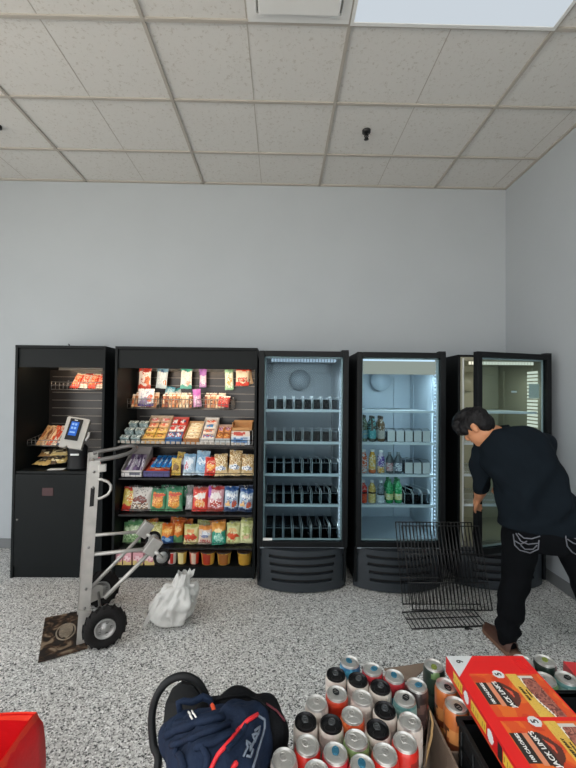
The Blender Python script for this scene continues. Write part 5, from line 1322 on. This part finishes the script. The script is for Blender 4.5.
CANS = [('white', .019, .907, 20, 'at the near left corner of the carton'), ('black', .077, 1.009, 10, 'leftmost of the black-lidded cans'), ('white', .112, 1.068, -10, 'at the carton left edge behind the leftmost black lid'),
        ('red', .077, .942, 35, 'second from left in front of leftmost black lid'), ('redk', .174, 1.101, 15, 'near the back of the carton'), ('black', .182, 1.175, 0, 'rearmost left of the black-lidded cans'),
        ('black', .144, 1.002, -20, 'second from left of the black-lidded cans'), ('redblue', .143, .921, -10, 'in the front of the carton'), ('blue', .236, 1.229, 20, 'rearmost can at the back corner of the carton'),
        ('red', .093, .877, 0, 'cut by the lower picture edge, left'), ('black', .246, 1.154, -30, 'in the second row from the back'), ('redblue', .301, 1.197, -60, 'in the back row, second from left'),
        ('black', .307, 1.126, -25, 'rightmost rear of the black-lidded cans'), ('redblue', .361, 1.167, -10, 'in the back row, third from left'), ('plum', .418, 1.132, -70, 'at the right end of the back row'),
        ('teal', .366, 1.083, -40, 'behind the right side of the carton'), ('white', .244, 1.086, 5, 'in the very middle among black lids'), ('orange', .205, 1.028, 0, 'in the middle of the carton'),
        ('black', .298, 1.045, -15, 'second nearest at right of the black-lidded cans'), ('black', .263, .987, 0, 'nearest of the black-lidded cans'), ('white', .355, 1.009, -80, 'at the right edge of the carton'),
        ('red', .322, .95, 0, 'at the near right edge of the carton'), ('green', .201, .957, 40, 'near the front of the carton'), ('red', .263, .919, -30, 'between the green can and the near right red can'),
        ('redblue', .202, .89, 0, 'cut by the lower picture edge, middle')]
CANS2 = [('dark', .504, 1.215, 160, 'at the left corner of the second carton'), ('peach', .507, 1.132, 190, 'behind the other orange can beside the red box'), ('peach', .504, 1.062, 200, 'nearest beside the red box'),
         ('dark', .879, 1.236, -40, 'right of the red box'), ('teal', .893, 1.161, -60, 'at the right behind the black bin'), ('green', .824, 1.157, 30, 'half hidden at right edge of the red box'), ('white', .806, 1.235, 0, 'mostly hidden behind the red box')]
seen = set()
for k, x, y, a, where in CANS + CANS2:
    lab = WORD[k] + ', ' + where; z = ZC
    grp = 'cans in the left carton' if (k, x, y, a, where) in CANS else 'cans in the right carton'
    if k in seen: o = copy_tree(KIND[k], (x, y, z), (0, 0, rad(a)), lab, grp)
    else:
        seen.add(k); o = KIND[k]; o.location = (x, y, z); o.rotation_euler = (0, 0, rad(a)); o['label'] = lab; o['group'] = grp

# cartons that hold them: tall boxes, cans packed on the upper tray
def hull(pts):
    pts = sorted(set(pts))
    def half(P):
        h_ = []
        for p in P:
            while len(h_) > 1 and (h_[-1][0] - h_[-2][0]) * (p[1] - h_[-2][1]) - (h_[-1][1] - h_[-2][1]) * (p[0] - h_[-2][0]) <= 0: h_.pop()
            h_.append(p)
        return h_[:-1]
    return half(pts) + half(pts[::-1])
cloud = [(x + .0355 * cos(2 * PI * i / 24), y + .0355 * sin(2 * PI * i / 24)) for _, x, y, _, _ in CANS for i in range(24)]
hp_ = hull(cloud); cx = sum(p[0] for p in hp_) / len(hp_); cy = sum(p[1] for p in hp_) / len(hp_)
CT = thing('carton', 'brown cardboard carton packed with mixed drink cans', 'carton', (cx, cy, 0))
m_ = MB(); n = len(hp_); q = random.Random(3)
outer = [(cx + (x - cx) * 1.012, cy + (y - cy) * 1.012) for x, y in hp_]
m_.add([(x, y, 0) for x, y in outer] + [(x, y, .662 + .012 * q.random()) for x, y in outer], [(i, (i + 1) % n, n + (i + 1) % n, n + i) for i in range(n)] + [tuple(range(n - 1, -1, -1))])
top_ = [m_.v[n + i].z for i in range(n)]
m_.add([(x, y, ZC - .001) for x, y in hp_] + [(x, y, top_[i]) for i, (x, y) in enumerate(hp_)], [((i + 1) % n, i, n + i, n + (i + 1) % n) for i in range(n)] + [tuple(range(n))], 1)
m_.add([(x, y, top_[i]) for i, (x, y) in enumerate(outer)] + [(x, y, top_[i]) for i, (x, y) in enumerate(hp_)], [(i, (i + 1) % n, n + (i + 1) % n, n + i) for i in range(n)])
part(m_, 'box', ['cardboard', 'cardboard_in'], CT)
part(MB().tube([at(430, 711, 1.075), at(432.5, 722, 1.07), at(431.5, 736, 1.06), at(427.5, 752, 1.04), at(423, 770, 1.0)], [.002, .0035, .004, .004, .004], 6), 'torn_edge', [mat('torn_paper_edge', '#b08f63', .9, bump=.2)], CT)

C2 = thing('carton', 'second cardboard carton holding orange and dark cans behind red box', 'carton', (.7, 1.15, 0))
m_ = MB()
x0, x1, y0_, y1 = .459, .96, 1.022, 1.275
m_.span((x0, y0_, 0), (.79, y1, ZC - .002)); m_.span((.79, 1.122, 0), (x1, y1, ZC - .002)); m_.span((x0, y1 - .004, ZC - .002), (x1, y1, .66)); m_.span((x1 - .004, 1.122, ZC - .002), (x1, y1, .66))
m_.span((x0, y0_, ZC - .002), (x0 + .006, y1, .672)); m_.span((x0 + .006, y0_, ZC - .002), (.5, y0_ + .004, .66))
part(m_, 'box', ['cardboard'], C2)
fl = MB(); fp = [at(384, 668.5, 1.34), at(432, 661.5, 1.36), at(434, 676, 1.282), at(396, 688, 1.262)]
fp[2] = Vector((.462, 1.277, .665)); fp[3] = Vector((.40, 1.277, .65)); 
fl.add([fp[0], fp[1], fp[2], fp[3]], [(0, 1, 2, 3)]).add([p - Vector((0, 0, .004)) for p in (fp[0], fp[1], fp[2], fp[3])], [(3, 2, 1, 0)])
for i in range(4):
    a, b_ = fp[i], fp[(i + 1) % 4]; dz = Vector((0, 0, .004)); fl.add([a, b_, b_ - dz, a - dz], [(3, 2, 1, 0)])
part(fl, 'flap', ['cardboard'], C2)
wl2 = MB().span((.459, .60, 0), (.465, 1.021, .675)); part(wl2, 'side_flap', ['cardboard'], C2)

# black bins under and beside the red box
def bin_(name, x0, x1, y0, y1, z1, lab, ribs=True):
    t = thing(name, lab, 'bin', ((x0 + x1) / 2, (y0 + y1) / 2, 0))
    m_ = MB(); th = .006
    m_.span((x0, y0, 0), (x1, y1, .02)); m_.span((x0, y0, .02), (x0 + th, y1, z1)); m_.span((x1 - th, y0, .02), (x1, y1, z1)); m_.span((x0 + th, y0, .02), (x1 - th, y0 + th, z1)); m_.span((x0 + th, y1 - th, .02), (x1 - th, y1, z1))
    part(m_, 'body', ['dark_plastic'], t)
    r_ = MB(); 
    for a, b_ in (((x0 - .006, y0 - .006, z1 - .014), (x0 + th, y1 + .006, z1)), ((x1 - th, y0 - .006, z1 - .014), (x1 + .006, y1 + .006, z1)), ((x0, y0 - .006, z1 - .014), (x1, y0 + th, z1)), ((x0, y1 - th, z1 - .014), (x1, y1 + .006, z1))): r_.span(a, b_, bev=.002)
    part(r_, 'rim', ['dark_plastic'], t)
    if ribs:
        l_ = MB()
        for k in range(14):
            z = .04 + k * .05
            for s in (-1, 1): l_.tube([(x0 - .002, y0 + .01, z if s > 0 else z + .06), (x0 - .002, y1 - .01, z + .06 if s > 0 else z)], .0025, 4)
        for k in range(7): l_.tube([(x0 - .002, y0 + .02 + k * (y1 - y0 - .04) / 6, .03), (x0 - .002, y0 + .02 + k * (y1 - y0 - .04) / 6, z1 - .02)], .003, 4)
        part(l_, 'lattice', ['dark_plastic'], t)
bin_('black_crate', .49, .765, .62, 1.018, .756, 'black plastic lattice crate under the red jerky box')
bin_('black_bin', .80, 1.06, .62, 1.112, .752, 'smooth black bin at right, beside the red jerky box', False)
bin_('black_tray', .97, 1.16, 1.03, 1.10, .748, 'black plastic edge of a narrow tray behind the right bin', False) if False else None

# jerky box lying across the crate
JB = thing('jerky_box', 'red multipack box of beef jerky lying on the black crate', 'food box', (.527, 1.18, .758))
W, LN, HJ = .242, .47, .05
q = random.Random(11); nz = [[q.random() for _ in range(300)] for _ in range(160)]
def inpoly(x, y, P):
    c = False; n = len(P)
    for i in range(n):
        (x1, y1), (x2, y2) = P[i], P[i - 1]
        if (y1 > y) != (y2 > y) and x < (x2 - x1) * (y - y1) / (y2 - y1) + x1: c = not c
    return c
def topcol(u, v):
    x, y = u * W, v * LN + .02; r = nz[int(u * 159)][int(v * 299)]
    if ((x - .120) ** 2 + (y - .097) ** 2) < .0157 ** 2 or ((x - .120) ** 2 + (y - .254) ** 2) < .0157 ** 2: return '#d9dcdc'
    if x + (y - .02) * .93 < .083: return '#cfd2d2'
    for (ya, yb_, s) in ((.095, .242, 0.), (.252, .40, .0)):
        if ya < y < yb_ and .034 < x < .237:
            yy = y - ya; xx = x
            if ((x - .120) ** 2 + (yy - .002) ** 2) < .0157 ** 2: return '#d9dcdc'
            if .036 < xx < .066 and .034 < yy < .108: return '#2a2420'
            L = [(.080, .034), (.080, .113), (.104, .119), (.128, .095), (.136, .072), (.122, .046), (.104, .03)]
            if inpoly(xx, yy, L):
                if inpoly(xx, yy, [(.106, .05), (.122, .066), (.116, .088), (.112, .07)]): return '#d8583c'
                return '#5c2c22' if xx > .105 else '#2a2220'
            if .067 < xx < .079 and .034 < yy < .113: return '#d98a68'
            if .142 + .006 * (yy - .07) < xx < .172: return '#dcb44e' if r > .15 else '#d0a544'
            if .172 <= xx < .214 and yy > .008:
                if yy < .016: return '#cfc9c0'
                n_ = noise.noise(Vector((x * 75, y * 75, 2))); 
                e = .186 - .01 * sin(yy * 26)
                if xx < e - .0095: return '#d9ac48'
                if abs(xx - e + .006) < .0022: return '#e8e2d8'
                if xx < e - .003: return '#2a2220'
                return ['#7c4238', '#94554a', '#a86a5a', '#6a3630', '#b87c68'][min(4, max(0, int((n_ + .6) * 4)))]
            n_ = noise.noise(Vector((x * 22, y * 30, 7)))
            return '#e06a24' if n_ > .1 else ('#d8501f' if n_ > -.25 else '#cc3f1c')
    return '#e01a18'
jb = MB()
nu_, nv_ = 110, 200
jb.grid(lambda u, v: Vector((W * u, -LN * v, HJ)), nu_, nv_, 0, False, topcol, flip=True)
def sidecol(u, v):
    y, z = u * LN + .02, v * HJ
    for a, b_ in ((.07, .125), (.172, .248), (.32, .40)):
        if a < y < b_ and .012 < z < .04: return '#d8b23c' if int(y * 900) % 4 or not .02 < z < .032 else '#8a6a24'
    for c in (.148, .268):
        if ((y - c) / .014) ** 2 + ((z - .025) / .016) ** 2 < 1: return '#d5d8d8'
    if .30 < y < .318 and .006 < z < .044: return '#2a1c1c'
    if z < .006: return '#c9401f'
    return '#c8151a'
jb.grid(lambda u, v: Vector((0, -LN * u, HJ * v)), 150, 16, 0, False, sidecol)
rc = lambda u, v: '#c8151a'
jb.grid(lambda u, v: Vector((W, -LN * u, HJ * v)), 2, 2, 0, False, rc, flip=True)
jb.grid(lambda u, v: Vector((W * u, 0, HJ * v)), 2, 2, 0, False, rc, flip=True); jb.grid(lambda u, v: Vector((W * u, -LN, HJ * v)), 2, 2, 0, False, rc); jb.grid(lambda u, v: Vector((W * u, -LN * v, 0)), 2, 2, 0, False, rc)
lpart(jb, 'printed_box', ['matte_print'], JB)
def jt(txt, x, y, size, m, lab=None, sl=0, zz=.0008):
    T = Matrix.Translation((x, -y + .02, HJ + zz)) @ Matrix.Rotation(rad(90 + sl), 4, 'Z')
    lpart(text_mesh(txt, size, T), 'lettering', [m], JB, lab)
for y in (.095, .252):
    jt('100 CALORIES', .051, y + .071, .0115, 'white_ink', 'white lettering reading 100 calories')
    jt("JACK LINK'S", .093, y + .074, .0165, 'white_ink', 'white brand lettering on the dark logo', 4)
    jt('BEEF JERKY', .153, y + .072, .0095, 'black_ink', 'dark lettering on the yellow band')
    jt('ORIGINAL', .164, y + .072, .006, 'black_ink', 'small dark lettering on the yellow band')
    jt('5', .120, y + .002, .024, 'black_ink', 'black numeral five in a white circle')
jt('9', .032, .046, .028, 'black_ink', 'black numeral nine on the white corner')
em = MB()
for a, b_ in (((.199, .038), (.227, .042)), ((.199, .08), (.227, .084)), ((.199, .038), (.203, .084)), ((.223, .038), (.227, .084))):
    em.span((a[0], -b_[1] + .02, HJ), (b_[0], -a[1] + .02, HJ + .002), bev=.0008)
lpart(em, 'tear_tab_edge', ['red_card'], JB)

# red and white pack at the right edge
o = link('red_pack', carton_mesh(.16, .11, .1, D('#c8242a', pic=[(.2, .6, .3, .8, ['#e4e2de'])], seed=5), D('#cf2c30', logo=[(.6, .55, .3, .3, '#e6e4e0')], speck=('#e8b0b0', .1, .1, .9), seed=6), '#a81c22').mesh('red_pack', ['print']))
o.location = (1.06, 1.19, .60); o.rotation_euler = (0, 0, rad(-8)); tag(o, 'red and white pack at the right picture edge behind the cans', 'food pack')
single(MB().span((.965, 1.122, 0), (1.2, 1.34, .598), bev=.004), 'carton', ['cardboard'], 'plain closed cardboard carton under the red and white pack', 'carton', (1.08, 1.23, 0))

# ------------------------------------------------------------------ chair with backpack
CHR = thing('chair', 'black chair with arched tube back, holding the navy backpack', 'chair', (-.24, .98, 0))
fr = [Vector((-.37, 1.0, .012)), Vector((-.375, 1.03, .30)), at(157.5, 770, 1.105), at(153.5, 745, 1.135), at(151.8, 718, 1.155), at(156, 698, 1.165), at(166.5, 682.5, 1.170), at(182, 676, 1.170), at(196, 681, 1.170), at(204.5, 693, 1.165), at(208.5, 709, 1.155), at(211, 735, 1.130), Vector((-.20, 1.115, .44)), Vector((-.19, 1.08, .30)), Vector((-.18, 1.05, .012))]
sm = []
for i in range(len(fr) - 1):
    p0, p1, p2, p3 = fr[max(0, i - 1)], fr[i], fr[i + 1], fr[min(len(fr) - 1, i + 2)]
    for k in range(5):
        t_ = k / 5; sm.append(.5 * (2 * p1 + (p2 - p0) * t_ + (2 * p0 - 5 * p1 + 4 * p2 - p3) * t_ ** 2 + (3 * p1 - p0 - 3 * p2 + p3) * t_ ** 3))
sm.append(fr[-1])
part(MB().tube(sm, .0115, 12), 'back_frame', ['dark_plastic'], CHR)
pn = MB(); o0 = [at(166, 702, 1.172), at(172, 689, 1.177), at(182, 682, 1.178), at(194, 685, 1.177), at(203, 698, 1.170)]
def pnl(dy):
    low = [Vector((-.345, 1.14, .54)), Vector((-.215, 1.135, .54))]
    return [p + Vector((0, dy, 0)) for p in [low[0]] + o0 + [low[1]]]
a_, b_ = pnl(-.006), pnl(.006); n = len(a_)
pn.add(a_ + b_, [tuple(range(n)), tuple(range(2 * n - 1, n - 1, -1))] + [(i, n + i, n + (i + 1) % n, (i + 1) % n) for i in range(n)])
part(pn, 'back_panel', ['dark_plastic'], CHR)
part(MB().span((-.37, .70, .40), (-.045, 1.05, .435), bev=.012), 'seat', ['dark_plastic'], CHR)
for x, y in ((-.355, .72), (-.06, .72), (-.06, 1.03)): part(MB().tube([(x, y, .004), (x, y, .41)], .0115, 10), 'leg', ['dark_plastic'], CHR)

BP = thing('backpack', 'navy and black backpack with red piping slumped on the chair', 'backpack', (-.16, .96, .436))
m1 = MB()
def blob(mb, px, py, Y, r): mb.ball(at(px, py, Y), r, nu=28, nv=18)
blob(m1, 210, 752, .98, (.108, .075, .10)); blob(m1, 238, 746, .955, (.085, .075, .095)); blob(m1, 186, 738, 1.015, (.075, .05, .06)); blob(m1, 222, 728, 1.0, (.10, .05, .045)); blob(m1, 252, 738, .98, (.05, .06, .075))
blob(m1, 172, 733, 1.035, (.035, .03, .03)); blob(m1, 189, 757, 1.0, (.055, .06, .08)); blob(m1, 218, 766, .90, (.095, .09, .09))
m1.ball((-.165, .96, .53), (.12, .11, .10), nu=28, nv=18); m1.ball((-.16, .90, .50), (.115, .10, .07), nu=28, nv=18)
nv_b = remesh(m1, .009, 3)
for i, v in enumerate(nv_b.v):
    n = .02 * (abs(noise.noise(Vector((v.x * 15 + v.z * 14, v.y * 12, v.z * 9 - v.x * 6)))) - .2) + .012 * sin(v.x * 60 + v.y * 55 + 3 * noise.noise(v * 8)) * max(0, noise.noise(v * 7 + Vector((4, 1, 0))) + .2)
    nv_b.v[i] = v + (v - Vector((-.18, .96, .56))).normalized() * n; nv_b.v[i].z = max(.437, nv_b.v[i].z)
part(nv_b, 'main_body', ['navy'], BP, 'navy creased main body')
m2 = MB()
blob(m2, 238, 714, 1.07, (.075, .045, .070)); blob(m2, 215, 718, 1.08, (.06, .04, .062)); blob(m2, 264, 728, 1.03, (.058, .06, .085)); blob(m2, 274, 738, 1.01, (.038, .05, .075)); blob(m2, 256, 758, .97, (.038, .07, .09))
m2.ball((-.09, 1.03, .57), (.11, .07, .13), nu=28, nv=18); m2.ball((-.115, .96, .53), (.07, .10, .09), nu=28, nv=18)
bk_b = remesh(m2, .009, 3)
for i, v in enumerate(bk_b.v):
    bk_b.v[i] = v + (v - Vector((-.05, .98, .56))).normalized() * .010 * noise.noise(v * 16); bk_b.v[i].z = max(.437, bk_b.v[i].z)
part(bk_b, 'back_compartment', ['navy_black'], BP, 'black rear compartment')
allv = nv_b.v + bk_b.v; off = len(nv_b.v)
bb = BVHTree.FromPolygons(allv, [list(f_) for f_ in nv_b.f] + [[k + off for k in f_] for f_ in bk_b.f])
part(stitch(bb, [[(256.5, 715), (248, 720), (240, 729), (228, 743), (217, 756), (211, 768), (207, 778)]], .0052), 'red_piping', ['red_trim'], BP)
for L_, r_ in (([(166, 735), (180, 729), (200, 723), (222, 719)], .011), ([(172, 745), (192, 739), (212, 731), (230, 724)], .008), ([(196, 748), (215, 742), (232, 733)], .009), ([(176, 750), (183, 759), (186, 769)], .009), ([(203, 747), (208, 757), (206, 768)], .008), ([(246, 724), (240, 736), (226, 750)], .007)):
    part(stitch(bb, [L_], r_), 'fabric_fold', ['navy'], BP)
part(stitch(bb, [[(266, 704), (276, 711), (284, 721)]], .003), 'lining_edge', [mat('wine_lining', '#5a1c28', .7)], BP, 'wine red lining edge')
part(stitch(bb, [[(231, 772), (234, 765), (236, 763)]], .006), 'red_piping', ['red_trim'], BP)
part(stitch(bb, [[(211.5, 704), (213, 709), (215, 714)]], .0055), 'zip_pull', ['orange_pull'], BP)
part(stitch(bb, [[(208, 706), (216, 701), (230, 697), (245, 696), (260, 702), (270, 712)]], .003), 'zip', ['navy_black'], BP)
part(stitch(bb, [[(257, 716), (264, 720), (264, 728), (259, 744), (252, 768)]], .003), 'panel_seam', ['thread_grey'], BP)
part(stitch(bb, [[(243, 757), (247, 748), (246, 742), (250, 745), (249, 751), (254, 740), (252, 735), (257, 733), (254, 742)], [(246, 756), (250, 757), (252, 750)], [(254, 731), (259, 727), (257, 735)]], .0028, 4), 'embroidery', ['thread_grey'], BP, 'grey scribbled embroidery')
part(stitch(bb, [[(189, 713), (193, 720), (195, 726)]], .0026), 'white_stripe', ['white_ink'], BP)
part(stitch(bb, [[(192, 712), (196, 718), (198, 724)]], .0022), 'white_stripe', ['white_ink'], BP)
lp_ = [at(180, 712, 1.04), at(178.5, 702, 1.05), at(183, 701, 1.05), at(192, 702, 1.05), at(203, 697, 1.06), at(210, 700, 1.06), at(212, 706, 1.05)]
part(MB().tube(lp_, [.008, .009, .008, .009, .01, .009, .008], 8), 'carry_loop', ['navy'], BP)
stp = [at(176, 735, .985), at(168, 733, 1.0), at(166, 728, 1.02), at(172, 726, 1.02), at(186, 727, .98), at(204, 722, .965), at(222, 717, .97), at(242, 715, .975), at(256, 714, .985)]
part(MB().tube(stp, [.012, .013, .013, .014, .017, .019, .018, .015, .009], 10), 'shoulder_strap', ['navy'], BP)
part(MB().tube([at(168.5, 731, 1.02), at(170, 727, 1.025), at(175, 725.5, 1.02)], .006, 8), 'strap_trim', ['white_ink'], BP, 'pale worn strap end')

# ------------------------------------------------------------------ red bag at the left edge
RB = thing('red_bag', 'open red fabric bag on the floor at the lower left', 'bag', (-1.15, 1.2, 0))
rbm = MB(); X0b, X1b, Y0b, Y1b = -1.34, -.892, .92, 1.425
def ring(z, g_, k):
    P = [(X0b - g_, Y0b - g_), (X1b + g_, Y0b - g_), (X1b + g_, Y1b + g_ * .3), (X0b - g_, Y1b + g_ * .3)]; out = []
    for i in range(4):
        a, b_ = P[i], P[(i + 1) % 4]
        for j_ in range(12):
            t_ = j_ / 12; x, y = a[0] + (b_[0] - a[0]) * t_, a[1] + (b_[1] - a[1]) * t_
            w = sin(PI * t_) * noise.noise(Vector((x * 5, y * 5, z * 4 + k))) * .025; nx, ny = (b_[1] - a[1]), -(b_[0] - a[0]); L = math.hypot(nx, ny)
            out.append(Vector((x + nx / L * w, y + ny / L * w, z + (.02 * sin(PI * t_) * noise.noise(Vector((x * 6, y * 6, 3))) if z > .4 else 0))))
    return out
zs = [.004, .08, .16, .24, .32, .385, .425]; gs_ = [0, .02, .03, .034, .03, .022, .0]
rings = [ring(z, g_, 0) for z, g_ in zip(zs, gs_)]
vs = sum(rings, []); N = 48
fs = [(k * N + i, k * N + (i + 1) % N, (k + 1) * N + (i + 1) % N, (k + 1) * N + i) for k in range(len(zs) - 1) for i in range(N)]
rbm.add(vs, fs + [tuple(range(N - 1, -1, -1))], 0, True)
rin = [ring(z if z > .01 else .014, g_ - .008, 0) for z, g_ in zip(zs, gs_)]
rbm.add(sum(rin, []), [tuple(reversed(f_)) for f_ in fs] + [tuple(range(N))], 0, True)
part(rbm, 'fabric', ['red_bag'], RB)
bd = MB(); r1 = ring(.43, .001, 0); r2 = ring(.40, .012, 0); r3 = ring(.40, -.012, 0)
bd.add(r1 + r2, [(i, N + i, N + (i + 1) % N, (i + 1) % N) for i in range(N)], 0, True); bd.add(r1 + r3, [(i, (i + 1) % N, N + (i + 1) % N, N + i) for i in range(N)], 0, True)
part(bd, 'rim_band', ['red_band'], RB)

# ------------------------------------------------------------------ view
sc = bpy.context.scene
w_ = bpy.data.worlds.new('world'); sc.world = w_; w_.use_nodes = True
nt = w_.node_tree; bg = nt.nodes['Background']; bg.inputs['Strength'].default_value = 3.55
tc = nt.nodes.new('ShaderNodeTexCoord'); sx_ = nt.nodes.new('ShaderNodeSeparateXYZ'); rp = nt.nodes.new('ShaderNodeValToRGB')
nt.links.new(tc.outputs['Generated'], sx_.inputs[0])
ma = nt.nodes.new('ShaderNodeMath'); ma.operation = 'MULTIPLY_ADD'; ma.inputs[1].default_value = .5; ma.inputs[2].default_value = .5
nt.links.new(sx_.outputs['Z'], ma.inputs[0]); nt.links.new(ma.outputs[0], rp.inputs['Fac']); nt.links.new(rp.outputs['Color'], bg.inputs['Color'])
rp.color_ramp.elements[0].position = .42; rp.color_ramp.elements[0].color = (1.05, .98, .88, 1)      # added warm glow below the horizon to light the ceiling
rp.color_ramp.elements[1].position = .56; rp.color_ramp.elements[1].color = (.94, .97, 1.0, 1)       # overcast sky
vs_ = sc.view_settings; vs_.view_transform = 'Standard'; vs_.look = 'None'; vs_.gamma = 1; vs_.exposure = 0.0; vs_.use_curve_mapping = False
sc.cycles.max_bounces = 10; sc.cycles.transparent_max_bounces = 24
try: sc.cycles.use_denoising = True
except Exception: pass
